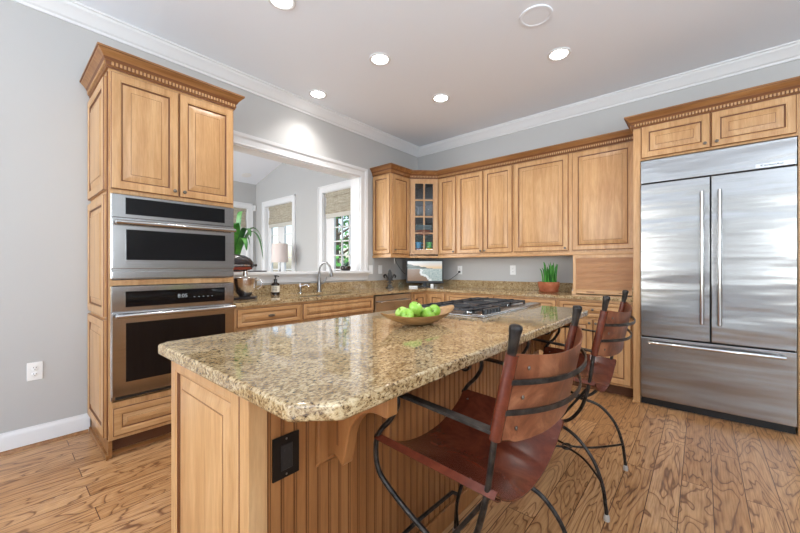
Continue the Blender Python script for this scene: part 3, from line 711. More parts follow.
# granite top with clipped, softened corners
top = MB(); X0, X1, Y0, Y1 = 1.848, 2.832, -3.985, -1.738
pl = []
for (cx, cy, sx, sy, ch) in ((X0, Y0, 1, 1, .035), (X1, Y0, -1, 1, .085), (X1, Y1, -1, -1, .085), (X0, Y1, 1, -1, .035)):
    A = Vector((cx, cy + sy * ch)); B = Vector((cx + sx * ch, cy))
    C = Vector((cx, cy)); seq = [A.lerp(A, 0)]
    q = [A + (C - A) * .0, A + (B - A) * .15 + (C - A) * .08, A + (B - A) * .5, A + (B - A) * .85 + (C - B) * .08, B]
    pl += q if (sx * sy > 0) else q[::-1]
top.prism([tuple(v) for v in pl], .876, .916); top.bevel(.009, 3, 50)
o = mk('island_top', top, 'granite', ang=40); tag(o, 'large glossy speckled granite slab with clipped corners on the island', 'countertop')
# black outlet on the beadboard
bo = thing('power_outlet', 'dark bronze electrical outlet on the island beadboard under the near corner', 'outlet', (IX1 + .0005, -3.837, .663), R(90))
mk('cover_plate', MB().box(-.042, .042, -.006, 0, -.06, .06).bevel(.002, 2), 'bronze', bo)
mk('socket', MB().box(-.018, .018, -.009, -.006, -.036, .036).bevel(.001, 1), 'black', bo)
for z in (-.020, .016):
    for x in (-.007, .007): mk('slot', MB().box(x - .0012, x + .0012, -.0095, -.009, z, z + .008), 'slot', bo)
for z in (-.05, .05): mk('screw', MB().lathe([(.003, -.0068), (.003, -.006)], (0, 0, z), 8, axis='y'), 'nickel', bo)

# ------------------------------------------------------------------ cooktop
ck = thing('gas_cooktop', 'stainless gas cooktop with black grates set in the far half of the island', 'cooktop', (2.225, -2.155, .9165))
m = MB().box(-.265, .265, -.455, .455, 0, .008).bevel(.003, 2); mk('tray', m, 'steel', ck)
m = MB().box(.185, .262, -.452, .452, .008, .016).bevel(.003, 2); mk('control_strip', m, 'steel', ck)
for k in range(5): mk('knob', MB().lathe([(.019, .016), (.017, .036), (.012, .040)], (.224, -.36 + k * .04 + (.0 if k < 5 else 0), 0), 16), 'black', ck)
burn = [(-.14, -.268, .05), (.07, -.268, .04), (-.04, 0, .06), (-.14, .268, .04), (.07, .268, .05)]
for x, y, r in burn:
    o = mk('burner', MB().lathe([(r, .008), (r, .016), (r * .8, .018)], (x, y, 0), 20), 'chrome', ck)
    mk('burner_cap', MB().lathe([(r * .75, .018), (r * .75, .024), (r * .6, .028)], (x, y, 0), 20), 'castiron', o)
for k in range(3):
    yc = -.268 + k * .268; m = MB(); hw = .128; z0, z1 = .022, .034
    for x in (-.235, .152): m.box(x, x + .012, yc - hw, yc + hw, z0, z1)
    for y in (-hw, hw - .012): m.box(-.235, .164, yc + y, yc + y + .012, z0, z1)
    for x in (-.14, .07): m.box(x - .005, x + .005, yc - hw, yc + hw, z0 + .004, z1 + .004)
    for y in (0,): m.box(-.235, .164, yc + y - .005, yc + y + .005, z0 + .004, z1 + .004)
    for x in (-.235, .152):
        for y in (-hw, hw - .012): m.box(x, x + .012, yc + y, yc + y + .012, .008, z0)
    mk('grate', m, 'castiron', ck, smooth=False)

# ------------------------------------------------------------------ bowl and apples
def boat(u, v, z_in):   # unused hook kept small
    return u
NB = 28
def boat_loop(f, z):
    lp = []
    for i in range(NB):
        t = 2 * PI * i / NB; a, b_ = math.cos(t), math.sin(t)
        ln = .255 * f * (abs(a) ** .9) * (1 if a > 0 else -1); wd_ = .104 * f * b_ * (1 - .34 * a * a)
        lift = .026 * abs(a) ** 3 * f
        lp.append((wd_, ln, z + lift))
    return lp
m = MB(); lo = []
for f, z in ((.32, 0), (.55, .006), (.80, .025), (.95, .042), (1.0, .050), (.97, .050), (.90, .042), (.72, .024), (.48, .012), (.2, .010)): lo.append(boat_loop(f, z))
m.loft(lo); o = mk('fruit_bowl', m, 'bowlwood', None, (2.335, -2.99, .9165), R(-6), ang=60); tag(o, 'carved wooden boat-shaped bowl of apples on the granite island', 'bowl')
ap = thing('green_apple', '', 'apple', (0, 0, 0), 0, 'green apples in the wooden bowl')
prof = [(.004, -.026), (.012, -.031), (.021, -.029), (.031, -.016), (.0355, .002), (.034, .016), (.026, .027), (.016, .030), (.007, .026), (.001, .020)]
mk('skin', MB().lathe(prof, seg=20), 'apple', ap, ang=80); mk('stalk', MB().tube([(0, 0, .018), (.002, 0, .028), (.005, .001, .036)], .0016, 6), 'stem', ap)
spots = [(2.3416, -3.0993, 0.054, (75, 0, 25), 'green apple at the near end of the bowl, its stalk hollow facing the camera'),
         (2.2862, -3.0713, 0.054, (20, -30, 40), 'green apple at the left end of the bowl, behind the nearest apple'),
         (2.3676, -2.9673, 0.051, (60, 10, 100), 'green apple in the middle of the bowl on the stool side'),
         (2.3007, -2.9623, 0.052, (15, 20, 10), 'green apple in the middle of the bowl on the sink side'),
         (2.3494, -2.8910, 0.055, (50, 30, 150), 'green apple at the right end of the bowl, nearest the cooktop'),
         (2.3295, -3.0236, 0.080, (20, 15, 60), 'green apple lying on top of the others in the bowl')]
for i, (x, y, dz, e, lb) in enumerate(spots):
    q = ap if i == 0 else dup(ap, (0, 0, 0), 0, lb, 'green apples in the wooden bowl')
    q['label'] = lb; q.location = (x, y, .9165 + dz); q.rotation_euler = tuple(R(v) for v in e); q.scale = (.94, .94, .94)

# ------------------------------------------------------------------ counter stools
def stool(label):
    t = thing('counter_stool', label, 'stool', (0, 0, 0), 0, 'iron and leather counter stools at the island')
    W = .272
    for s in (-1, 1):
        y = s * W; yb = s * (W - .035)
        bow = [(-.125, y, .805), (-.122, y, .775), (-.150, y, .725), (-.195, y, .675), (-.214, y, .62), (-.200, y, .545), (-.145, s * (W - .02), .475), (-.06, yb, .415), (.01, yb, .393), (.075, yb, .415), (.130, s * (W - .02), .485),
               (.162, y, .565), (.180, y, .65), (.198, y, .78), (.226, y, .92), (.243, y, 1.0)]
        fr_ = mk('side_frame', MB().tube(catmull(bow, 5), .0085, 8), 'iron', t, ang=80)
        mk('finial', MB().tube([(.238, y, .982), (.241, y, .99), (.249, y, 1.04), (.251, y, 1.053), (.252, y, 1.06), (.2525, y, 1.064)], [.0095, .011, .014, .0165, .0155, .008], 12), 'iron', t, ang=60)
        lg = [(-.252, y, .012), (-.250, y, .06), (-.240, y, .16), (-.205, y, .265), (-.13, s * (W - .01), .345), (-.05, yb, .374), (.03, yb, .376), (.12, s * (W - .01), .347), (.195, y, .265), (.234, y, .16), (.248, y, .06), (.252, y, .012)]
        lo_ = mk('leg_arch', MB().tube(catmull(lg, 5), .0085, 8), 'iron', t, ang=80)
        for x in (-.252, .252): mk('foot_cap', MB().lathe([(.013, 0), (.014, .012), (.011, .028), (.009, .03)], (x, y, 0), 12), 'rubber', lo_)
        mk('brace', MB().tube([(.178, s * (W - .004), .62), (.02, yb, .395)], .0065, 8), 'iron', t, ang=80)
        mk('seat_rail', MB().tube([(-.215, y, .653), (.185, y, .632)], .0085, 8), 'iron', t, ang=80)
        # arm: flat bar with a scroll at its front end
        ar = [(.200, .792), (.12, .798), (.02, .805), (-.08, .812), (-.15, .812), (-.20, .803), (-.226, .782), (-.222, .758), (-.200, .748), (-.182, .757), (-.182, .772), (-.194, .779)]
        pa = catmull([(a, 0, z) for a, z in ar], 5); m = MB(); loops = []
        for i in range(len(pa)):
            d = Vector(pa[min(i + 1, len(pa) - 1)]) - Vector(pa[max(i - 1, 0)]); d.normalize(); nn = Vector((-d.z, 0, d.x)); p = Vector(pa[i]); hw = .014 if p.x > -.15 else .011
            loops.append([(p.x + nn.x * a, y + b_, p.z + nn.z * a) for a, b_ in ((.004, -hw), (.004, hw), (-.004, hw), (-.004, -hw))])
        m.loft(loops); mk('arm', m, 'iron', t, ang=40)
        cs = [(.240, y, .15), (.20, s * .20, .155), (.11, s * .08, .16), (.025, s * .022, .162), (-.02, s * .022, .162), (-.11, s * .08, .16), (-.20, s * .20, .155), (-.242, y, .15)]
        mk('stretcher', MB().tube(catmull(cs, 5), .006, 8), 'iron', t, ang=80)
    mk('collar', MB().tube([(.022 * math.cos(a), .034 * math.sin(a), .162) for a in [2 * PI * i / 16 for i in range(16)]], .006, 8, closed=True), 'iron', t, ang=80)
    mk('footrest', MB().tube([(-.243, -W, .185), (-.256, -W + .02, .198), (-.258, 0, .205), (-.256, W - .02, .198), (-.243, W, .185)], .0085, 8), 'iron', t, ang=80)
    # sling seat
    m = MB(); loops = []
    th = .0045
    for iu in range(13):
        u = -.208 + .411 * iu / 12; z0 = .653 - .05 * (u + .222); edge = .012 * (abs(iu - 6) / 6) ** 4; lp = []
        sec = []
        sec.append((-W + .024, z0 - .020)); sec.append((-W + .004, z0 - .0125)); sec.append((-W - .0118, z0)); sec.append((-W, z0 + .0118))
        for k in range(1, 16):
            q = -1 + 2 * k / 16; sag = .085 * (1 - abs(q) ** 2.2) * (1.0 if u < .1 else 1.0 + (u - .1) * .6)
            sec.append((q * W, z0 + .0118 - sag - edge))
        sec += [(W, z0 + .0118), (W + .0118, z0), (W - .004, z0 - .0125), (W - .024, z0 - .020)]
        n = len(sec); top_, bot = [], []
        for k in range(n):
            a = Vector(sec[max(k - 1, 0)]); c_ = Vector(sec[min(k + 1, n - 1)]); d = (c_ - a).normalized(); nr = Vector((-d.y, d.x))
            p = Vector(sec[k]); top_.append((u, p.x + nr.x * th / 2, p.y + nr.y * th / 2)); bot.append((u, p.x - nr.x * th / 2, p.y - nr.y * th / 2))
        loops.append(top_ + bot[::-1])
    m.loft(loops); se_ = mk('seat', m, 'leather', t, ang=60)
    for s in (-1, 1):
        for u in (-.17, -.03, .11): mk('rivet', MB().sphere((u, s * (W - .035), .653 - .05 * (u + .222) - .012), .005, seg=8, sc=(1, 1, .6)), 'pewter', se_)
    # back leather: bowed sheet wrapped round both posts
    m = MB(); loops = []
    up = lambda z: .198 + (z - .78) * .045 / .22 if z > .78 else .198 - (.78 - z) * .12
    NZ = 9
    for iz in range(NZ):
        fz = iz / (NZ - 1); o_, i_ = [], []
        for k in range(25):
            q = -1 + 2 * k / 24; yy = q * W
            zt = .995 - .025 * (1 - q * q); zb = .765 - .012 * (1 - q * q)
            if abs(q) > .9: zt += .0; zb += .01
            z = zb + (zt - zb) * fz; x = up(z) + .062 * (1 - abs(q) ** 2.4) + .011
            o_.append((x + .002, yy, z)); i_.append((x - .002, yy, z))
        loops.append(o_ + i_[::-1])
    m.loft(loops)
    bk = mk('backrest', m, 'hide', t, ang=60)
    for s in (-1, 1):
        mk('post_wrap', MB().tube([(up(z) + .001, s * W, z) for z in (.775, .80, .88, .95, .992)], .0165, 12), 'leather', bk, ang=60)
        m = MB(); lp = []       # scalloped tabs stitched near the posts
        for z in (.80, .88, .955):
            x = up(z) + .062 * (1 - .86 ** 2.4) + .0165
            mk('rivet', MB().sphere((x, s * W * .86, z), .0055, seg=8, sc=(.6, 1, 1)), 'pewter', bk)
        m.bm.free()
    for z in (.848, .925):
        pts = []
        for k in range(25):
            q = -1 + 2 * k / 24; pts.append((up(z) + .085 * (1 - abs(q) ** 2.2) + .013, q * (W + .006), z - .012 * (1 - q * q)))
        m = MB(); loops = []
        for i, p in enumerate(pts):
            loops.append([(p[0] + a, p[1], p[2] + b_) for a, b_ in ((.004, -.0065), (.004, .0065), (-.0015, .0065), (-.0015, -.0065))])
        m.loft(loops); mk('back_band', m, 'iron', t, ang=50)
    return t
s1 = stool('iron and brown leather sling stool nearest the camera, at the near half of the island')
s1.location = (2.815, -3.300, 0)
s2 = dup(s1, (2.808, -2.215, 0), 0, 'iron and brown leather sling stool at the far end of the island, toward the refrigerator')

# ------------------------------------------------------------------ sink, faucet and things on the left counter
sk = thing('kitchen_sink', 'undermount stainless sink set into the granite below the pass-through', 'sink', (0, 0, .883))
m = MB(); e = .004
a = lambda i, z: [(SX0 - .01 + i, SY0 - .01 + i, z), (SX1 + .01 - i, SY0 - .01 + i, z), (SX1 + .01 - i, SY1 + .01 - i, z), (SX0 - .01 + i, SY1 + .01 - i, z)]
m.loft([a(0, 0), a(.012, 0), a(.016, -.02), a(.03, -.185), a(.06, -.19)]); mk('basin', m, 'nickel', sk, ang=30)
mk('drain', MB().lathe([(.04, -.1895), (.04, -.187), (.02, -.186)], ((SX0 + SX1) / 2, (SY0 + SY1) / 2, 0), 18), 'chrome', sk)
fa = thing('kitchen_faucet', 'brushed nickel gooseneck faucet rising behind the sink', 'faucet', (.085, -1.95, .9155))
mk('base', MB().lathe([(.030, 0), (.030, .006), (.024, .012), (.022, .03), (.024, .09), (.019, .14), (.015, .16)], seg=20), 'nickel', fa)
neck = catmull([(0, 0, .15), (0, 0, .22), (.008, .002, .275), (.05, .01, .325), (.105, .02, .33), (.15, .03, .295), (.165, .034, .25)], 6)
mk('spout', MB().tube(neck, .0125, 12), 'nickel', fa, ang=80)
mk('spray_head', MB().tube([(.163, .0335, .255), (.168, .035, .235), (.178, .037, .19), (.18, .0375, .175)], [.0145, .018, .021, .019], 14), 'nickel', fa, ang=50)
mk('lever', MB().tube([(0, .018, .09), (.01, .05, .10), (.03, .075, .15), (.035, .082, .17)], [.011, .010, .008, .006], 10), 'nickel', fa, ang=60)
sp = thing('filter_tap', 'small chrome filtered-water tap left of the gooseneck faucet', 'tap', (.085, -2.20, .9155))
mk('base', MB().lathe([(.022, 0), (.022, .006), (.014, .012), (.012, .06), (.016, .07), (.012, .09), (.006, .11)], seg=16), 'chrome', sp)
mk('spout', MB().tube(catmull([(0, 0, .075), (.02, .03, .085), (.035, .06, .088), (.05, .085, .075)], 5), .006, 10), 'chrome', sp, ang=80)
bt = thing('soap_bottle', 'dark amber pump soap bottle with a cream label, left of the sink', 'bottle', (.10, -2.50, .9155))
mk('bottle', MB().lathe([(.038, 0), (.041, .004), (.041, .105), (.036, .118), (.016, .128), (.015, .145)], seg=24), 'amber', bt)
lb = mk('label', MB().lathe([(.0414, .03), (.0416, .03), (.0416, .095), (.0414, .095)], seg=24), 'paper', bt)
for k, z in enumerate((.084, .074, .064, .056, .048, .040)):
    m = MB(); 
    for i in range(7):
        t0 = R(-75 + i * 10); t1 = R(-75 + i * 10 + (10 if k % 2 else 7.5)); m.loft([[(.0418 * math.cos(q), .0418 * math.sin(q), z), (.0418 * math.cos(q), .0418 * math.sin(q), z + .0035), (.0412 * math.cos(q), .0412 * math.sin(q), z + .0035), (.0412 * math.cos(q), .0412 * math.sin(q), z)] for q in (t0, t1)])
    mk('print_line', m, 'ink', lb, smooth=False)
pu = mk('pump', MB().lathe([(.017, .145), (.017, .16), (.006, .163), (.005, .185), (.012, .188), (.011, .2)], seg=14), 'black', bt)
mk('nozzle', MB().tube([(0, 0, .194), (.03, .012, .193), (.036, .015, .186)], .0045, 8), 'black', pu)

mx = thing('stand_mixer', 'dark stand mixer with a polished steel bowl beside the oven tower', 'mixer', (.30, -2.968, .9155))
m = MB().prism([(-.085, -.17), (.085, -.17), (.10, 0), (.09, .11), (.05, .15), (-.05, .15), (-.09, .11), (-.10, 0)], 0, .022); m.bevel(.006, 2); mk('base_plate', m, 'mixer_red', mx)
m = MB(); m.loft([[(-.05, -.165, .02), (.05, -.165, .02), (.05, -.09, .02), (-.05, -.09, .02)], [(-.045, -.165, .15), (.045, -.165, .15), (.045, -.10, .15), (-.045, -.10, .15)], [(-.05, -.17, .25), (.05, -.17, .25), (.05, -.08, .25), (-.05, -.08, .25)]]); m.bevel(.01, 2); mk('column', m, 'mixer_red', mx)
hd = []
for yy, rx, rz_, zc in ((-.165, .02, .02, .31), (-.16, .045, .045, .31), (-.13, .060, .070, .318), (-.05, .064, .078, .322), (.05, .058, .070, .318), (.10, .046, .054, .31), (.128, .026, .028, .305), (.135, .004, .004, .305)):
    hd.append([(rx * math.cos(2 * PI * k / 20), yy, zc + rz_ * math.sin(2 * PI * k / 20)) for k in range(20)])
h_ = mk('head', MB().loft(hd), 'mixer_red', mx, ang=60)
bn = []
for yy in (-.16, .10):
    pass
def band(z, mat, nm, hgt, grow):
    m = MB(); ring = []
    for k in range(24):
        a_ = 2 * PI * k / 24; ring.append((grow * .066 * math.cos(a_), -.015 + .14 * math.sin(a_)))
    m.prism(ring, z, z + hgt); return mk(nm, m, mat, h_, ang=40)
band(.292, 'steel', 'trim_band', .014, 1.03); band(.262, 'mixer_reflection', 'reflection_band', .024, .93)  # the lower ring carries the reddish reflection as its colour
mk('hub_knob', MB().lathe([(.012, .138), (.010, .15), (.013, .154), (.012, .165)], (0, 0, .30), 14, axis='y'), 'black', h_)
mk('beater_shaft', MB().lathe([(.022, .205), (.02, .245), (.015, .262)], (0, .06, 0), 14), 'chrome', mx)
bw_ = mk('bowl', MB().lathe([(.045, .022), (.05, .03), (.055, .034), (.085, .075), (.100, .13), (.103, .185), (.106, .187), (.103, .19), (.099, .186), (.096, .13), (.08, .078), (.04, .04)], (0, .055, 0), 28), 'bowlsteel', mx, ang=50)
mk('bowl_handle', MB().tube(catmull([(.07, .128, .165), (.095, .158, .165), (.10, .165, .12), (.07, .135, .085)], 6), .006, 8), 'chrome', bw_, ang=80)

# ------------------------------------------------------------------ things on the ledge
LZ = OZ0 + .0302
def blade(m, p, mi=0, w=.03, fold=.25):
    P = [Vector(q) for q in p]; n = len(P); loops = []
    for i in range(n):
        t = P[min(i + 1, n - 1)] - P[max(i - 1, 0)]; t.normalize(); f = i / (n - 1)
        side = t.cross(Vector((0, 0, 1)))
        if side.length < .05: side = Vector((1, 0, 0))
        side.normalize(); nr = side.cross(t)
        ww = w * (math.sin(PI * min(1, .12 + f * .9)) ** .6 + .02) * (1 if f < .98 else .1)
        c = P[i]
        loops.append([tuple(c - side * ww + nr * ww * fold), tuple(c), tuple(c + side * ww + nr * ww * fold), tuple(c + nr * .002)])
    m.loft(loops, mi)
pp = thing('potted_plant', 'leafy plant with broad strap leaves on the pass-through ledge behind the mixer', 'plant', (-.10, -2.80, LZ))
mk('pot', MB().lathe([(.035, 0), (.05, .004), (.062, .10), (.065, .105), (.06, .105), (.052, .085), (.01, .083)], seg=22), 'terracotta', pp)
mk('soil', MB().lathe([(.053, .082), (.053, .088), (.01, .092)], seg=18), 'soil', pp)
for k, (az, rch, hgt, droop, wd_) in enumerate(((100, .06, .52, .0, .040), (20, .17, .36, .10, .036), (60, .24, .38, .22, .036), (35, .27, .34, .30, .026), (-40, .10, .40, .04, .036), (-150, .12, .34, .06, .034), (170, .14, .40, .05, .036), (80, .12, .30, .12, .03), (0, .20, .26, .14, .03), (130, .10, .22, .02, .03))):
    a_ = R(az); dx, dy = math.cos(a_), math.sin(a_); m = MB()
    p = catmull([(0, 0, .085), (dx * rch * .2, dy * rch * .2, .085 + hgt * .5), (dx * rch * .55, dy * rch * .55, .085 + hgt * .92), (dx * rch * .85, dy * rch * .85, .085 + hgt - droop * .35), (dx * rch, dy * rch, .085 + hgt - droop)], 4)
    blade(m, p, 0, wd_); mk('leaf', m, 'leaf_dark' if k % 2 else 'leaf', pp, ang=80, smooth=True)
tr = mk('tray', MB().box(-.06, .06, -.11, .09, 0, .012).bevel(.003, 2), 'darktable', None, (-.115, -2.60, LZ)); tag(tr, 'flat dark tray lying on the white ledge beside the leafy plant', 'tray')
su = thing('succulent_dish', 'grey-green succulent in a dark glass dish at the right end of the ledge', 'plant', (-.085, -1.41, LZ))
mk('dish', MB().lathe([(.03, 0), (.055, .004), (.068, .03), (.066, .05), (.058, .062), (.054, .060), (.06, .046), (.058, .03), (.03, .012)], seg=22), 'amber', su)
mk('soil', MB().lathe([(.055, .03), (.055, .042), (.01, .046)], seg=16), 'soil', su)
m = MB()
for k in range(30):
    a_ = random.uniform(0, 2 * PI); rr = random.uniform(.02, .07); h = random.uniform(.06, .13)
    blade(m, [(.2 * rr * math.cos(a_), .2 * rr * math.sin(a_), .04), (.6 * rr * math.cos(a_), .6 * rr * math.sin(a_), h * .75), (rr * math.cos(a_), rr * math.sin(a_), h)], 0, .011, .5)
mk('foliage', m, 'succulent', su, ang=80)

# ------------------------------------------------------------------ the sunroom seen through the pass-through
def roman_shade(label, axis, a0, a1, plane, zt, zb):
    t = thing('roman_shade', label, 'shade', ((a0 + a1) / 2, plane, zb) if axis == 'y' else (plane, (a0 + a1) / 2, zb), 0 if axis == 'y' else R(90), 'woven roman shades in the sunroom')
    hw = (a1 - a0) / 2; H = zt - zb
    mk('headrail', MB().box(-hw, hw, -.035, .0, H - .075, H), 'woven', t)
    m = MB(); m.box(-hw, hw, -.018, -.012, .16, H - .075)
    mk('cloth', m, 'woven', t)
    m = MB()
    for k in range(3): m.prism([(-.012, .17 - k * .045), (-.03, .15 - k * .05), (-.036 - k * .004, .09 - k * .035), (-.028, .055 - k * .025 if k < 2 else .0), (-.014, .06 - k * .03 if k < 2 else .005)], -hw, hw, 'x')
    mk('folds', m, 'woven', t, ang=60)
    mk('liner', MB().box(-hw + .004, hw - .004, -.030, -.016, -.075, .012).bevel(.004, 2), 'liner', t); return t
roman_shade('woven grass shade half lowered in the middle sunroom window, above the lamp', 'y', W1[0] + .10, W1[1] - .012, -.40 + .055, W1[3] - .014, 2.14)
roman_shade('woven grass shade half lowered in the sunroom window nearest the right jamb', 'y', W2[0] + .05, W2[1] - .015, -.40 + .055, W2[3] - .014, 2.17)
roman_shade('woven grass shade in the sunroom side window, above the leafy plant', 'x', W3[0] + .015, W3[1] - .03, -4.45 - .055, W3[3] - .014, 2.10)
se2 = thing('motion_sensor', 'small white motion sensor on the sunroom wall near the corner', 'sensor', (-4.449, -.445, 2.56), R(90))
mk('housing', MB().box(-.03, .03, -.04, 0, -.06, .06).bevel(.01, 2), 'plastic', se2); mk('lens', MB().box(-.02, .02, -.043, -.04, -.035, .01), 'trim', se2)
tb_ = thing('console_table', 'dark console table holding the lamp in the sunroom', 'table', (-2.85, -.75, 0))
mk('tabletop', MB().box(-.65, .65, -.22, .22, .74, .77).bevel(.004, 2), 'darktable', tb_)
for x in (-.6, .6):
    for y in (-.18, .18): mk('leg', MB().box(x - .025, x + .025, y - .025, y + .025, 0, .74), 'darktable', tb_)
la = thing('table_lamp', 'table lamp with a pale drum shade in front of the sunroom window', 'lamp', (-2.80, -.755, .7705))
mk('base', MB().lathe([(.085, 0), (.085, .012), (.03, .025), (.025, .06), (.06, .14), (.07, .22), (.045, .31), (.018, .36), (.012, .42), (.012, .50)], seg=24), 'nickel', la)
sh_ = mk('lamp_shade', MB().lathe([(.150, .52), (.155, .52), (.148, .88), (.143, .88)], seg=32, caps=False), 'shade_fabric', la, ang=50)
mk('harp', MB().tube(catmull([(.012, 0, .50), (.055, 0, .58), (.055, 0, .76), (0, 0, .895)], 5), .004, 6), 'nickel', la)
mk('finial', MB().lathe([(.004, .89), (.010, .90), (.006, .915), (.002, .925)], seg=12), 'nickel', la)
cs_ = thing('ceiling_speaker', 'round white speaker on the sloped sunroom ceiling', 'speaker', (-4.09, -.80, 3.198), 0, 'round ceiling speakers')
cs_.rotation_euler = (0, -math.atan(1.15 / 4.43), 0)
mk('grille', MB().lathe([(.10, .0), (.10, -.008), (.08, -.012), (.01, -.013)], seg=28), 'plastic', cs_)
sp2 = thing('ceiling_speaker', 'round white speaker grille on the kitchen ceiling between the recessed lights', 'speaker', (2.476, -1.774, CZ), 0, 'round ceiling speakers')
mk('ring', MB().lathe([(.115, 0), (.115, -.007), (.10, -.010), (.092, -.008), (.092, 0)], seg=32), 'ceiling', sp2); mk('grille', MB().lathe([(.091, -.001), (.091, -.006), (.01, -.007)], seg=32), 'ceiling', sp2)

# recessed ceiling lights
LG = 'recessed ceiling lights'
rl = thing('recessed_light', '', 'light', (0, 0, CZ), 0, LG)
mk('trim_ring', MB().lathe([(.095, 0), (.095, -.006), (.088, -.010), (.074, -.008), (.070, -.003), (.070, 0)], seg=32), 'trim', rl)
mk('diffuser', MB().lathe([(.0695, -.0008), (.0695, -.004), (.02, -.006)], seg=28), 'lamp_disc', rl)
LL = [(1.236, -2.14, 'recessed ceiling light in the middle of the ceiling, above the island'), (.296, -2.12, 'recessed ceiling light closest to the wall over the pass-through'),
      (1.241, -1.19, 'recessed ceiling light nearest the room corner above the counter'), (2.463, -1.18, 'recessed ceiling light in front of the cabinets near the refrigerator'),
      (1.2, -3.08, 'recessed ceiling light cut by the top edge of the photo')]
for i, (x, y, lb_) in enumerate(LL):
    q = rl if i == 0 else dup(rl, (0, 0, 0), 0, lb_, LG)
    q.location = (x, y, CZ); q['label'] = lb_
    d = bpy.data.lights.new('recessed_lamp', 'SPOT'); d.energy = 26; d.spot_size = R(125); d.spot_blend = .8; d.shadow_soft_size = .06; d.color = (1, .97, .93)
    lo_ = bpy.data.objects.new('recessed_lamp', d); COL.objects.link(lo_); lo_.location = (x, y, CZ - .03)

# ------------------------------------------------------------------ corner: television, ornament, jar
tv = thing('television', 'small flat television showing a beach at sunset, in the counter corner', 'television', (.41, -.37, .9155), math.atan2(.66, .75) - R(4))
mk('stand', MB().box(-.11, .11, -.07, .07, 0, .012).bevel(.004, 2).box(-.025, .025, -.005, .015, .012, .10), 'black', tv)
mk('housing', MB().box(-.265, .265, -.012, .03, .055, .385).bevel(.006, 2), 'black', tv)
so = mk('screen', MB().box(-.245, .245, -.0008, .0008, -.140, .140), 'screen', tv, (0, -.0135, .226), smooth=False)
cb = mk('cable_box', MB().box(-.06, .06, -.04, .04, 0, .022).bevel(.004, 2), 'plastic', None, (.36, -.57, .9155), R(40)); tag(cb, 'small white box lying in front of the television at its left', 'box')
cb2 = mk('charger_block', MB().box(-.02, .02, -.016, .016, 0, .05).bevel(.004, 2), 'plastic', None, (.60, -.46, .9155), R(40)); tag(cb2, 'small upright white block at the right foot of the television', 'charger')
fl = thing('fleur_de_lis_ornament', 'black cast fleur-de-lis ornament standing on the counter left of the television', 'ornament', (.22, -.90, .9155), R(50))
mk('base', MB().box(-.05, .05, -.03, .03, 0, .016).bevel(.004, 2).box(-.025, .025, -.018, .018, .016, .05), 'iron', fl)
m = MB()
m.prism([(0, .26), (.016, .235), (.030, .19), (.026, .15), (.012, .11), (.010, .05), (-.010, .05), (-.012, .11), (-.026, .15), (-.030, .19), (-.016, .235)], -.009, .009, 'y'); m.bevel(.003, 1)
mk('central_petal', m, 'iron', fl)
for s in (-1, 1):
    mk('side_petal', MB().tube(catmull([(s * .010, 0, .105), (s * .030, 0, .135), (s * .052, 0, .175), (s * .070, 0, .178), (s * .078, 0, .155), (s * .068, 0, .138)], 5), [.012] * 10 + [.013] * 10 + [.009] * 6, 8), 'iron', fl, ang=80)
mk('cross_band', MB().box(-.042, .042, -.013, .013, .10, .118).bevel(.003, 1), 'iron', fl)
mk('root', MB().tube(catmull([(-.035, 0, .062), (-.02, 0, .075), (0, 0, .09), (.02, 0, .075), (.035, 0, .062)], 4), .007, 8), 'iron', fl)
gj = thing('glass_jar', 'small clear lidded glass jar between the black ornament and the television', 'jar', (.33, -.80, .9155))
mk('jar', MB().lathe([(.03, 0), (.036, .003), (.038, .06), (.030, .068), (.028, .068), (.034, .06), (.032, .008), (.01, .006)], seg=22), 'jarglass', gj)
mk('lid', MB().lathe([(.033, .069), (.033, .074), (.012, .082), (.006, .086), (.010, .096), (.004, .1)], seg=18), 'jarglass', gj)

# dishes behind the glazed door
GR = 'dishes behind the glazed corner door'
fwd = Vector((.7071, -.7071)); sdv = Vector((.7071, .7071)); cen = Vector((.40, -.40))
def place(o, s, f, z): p = cen + sdv * s + fwd * f; o.location = (p.x, p.y, z)
def mug(label, mat, s, f, z):
    t = thing('mug', label, 'mug', (0, 0, 0), 0, GR); place(t, s, f, z)
    mk('cup', MB().lathe([(.035, 0), (.042, .004), (.045, .085), (.042, .085), (.038, .01), (.01, .008)], seg=20), mat, t); mk('handle', MB().tube(catmull([(.03, .03, .07), (.055, .05, .065), (.055, .05, .03), (.03, .03, .02)], 4), .006, 8), mat, t); return t
mug('blue mug stacked on the purple-grey mug, bottom left behind the corner glass', 'cup_blue', -.075, .06, SH[0] + .088)
mug('purple-grey mug under the blue mug, bottom left behind the corner glass', 'cup_purple', -.075, .06, SH[0] + .001)
mug('green mug stacked on the yellow mug, bottom right behind the corner glass', 'cup_green', .075, .06, SH[0] + .088)
mug('yellow mug under the green mug, bottom right behind the corner glass', 'cup_yellow', .075, .06, SH[0] + .001)
for k in range(6):
    nm = ('lowest', 'second lowest', 'third from the bottom', 'fourth from the bottom', 'second from the top', 'topmost')[k]
    q = mk('plate', MB().lathe([(.07, 0), (.08, .003), (.13, .018), (.13, .021), (.08, .008), (.02, .006)], seg=30), 'china_pink' if k < 3 else 'china_blue', None); place(q, 0, .02, SH[1] + .001 + k * .0225 )
    tag(q, ('dusty pink' if k < 3 else 'pale blue') + ' plate, %s of the plate stack behind the corner glass' % nm, 'plate', GR)
for k, (s, f) in enumerate(((-.09, .06), (-.03, .0), (.07, .06))):
    q = mk('drinking_glass', MB().lathe([(.028, 0), (.03, .003), (.036, .13), (.034, .13), (.027, .006), (.005, .005)], seg=18), 'jarglass', None); place(q, s, f, SH[2] + .001)
    tag(q, ('clear glass at the left behind the corner door, third shelf up', 'clear glass set back between the other two behind the corner door', 'clear glass at the right behind the corner door, third shelf up')[k], 'glass', GR)

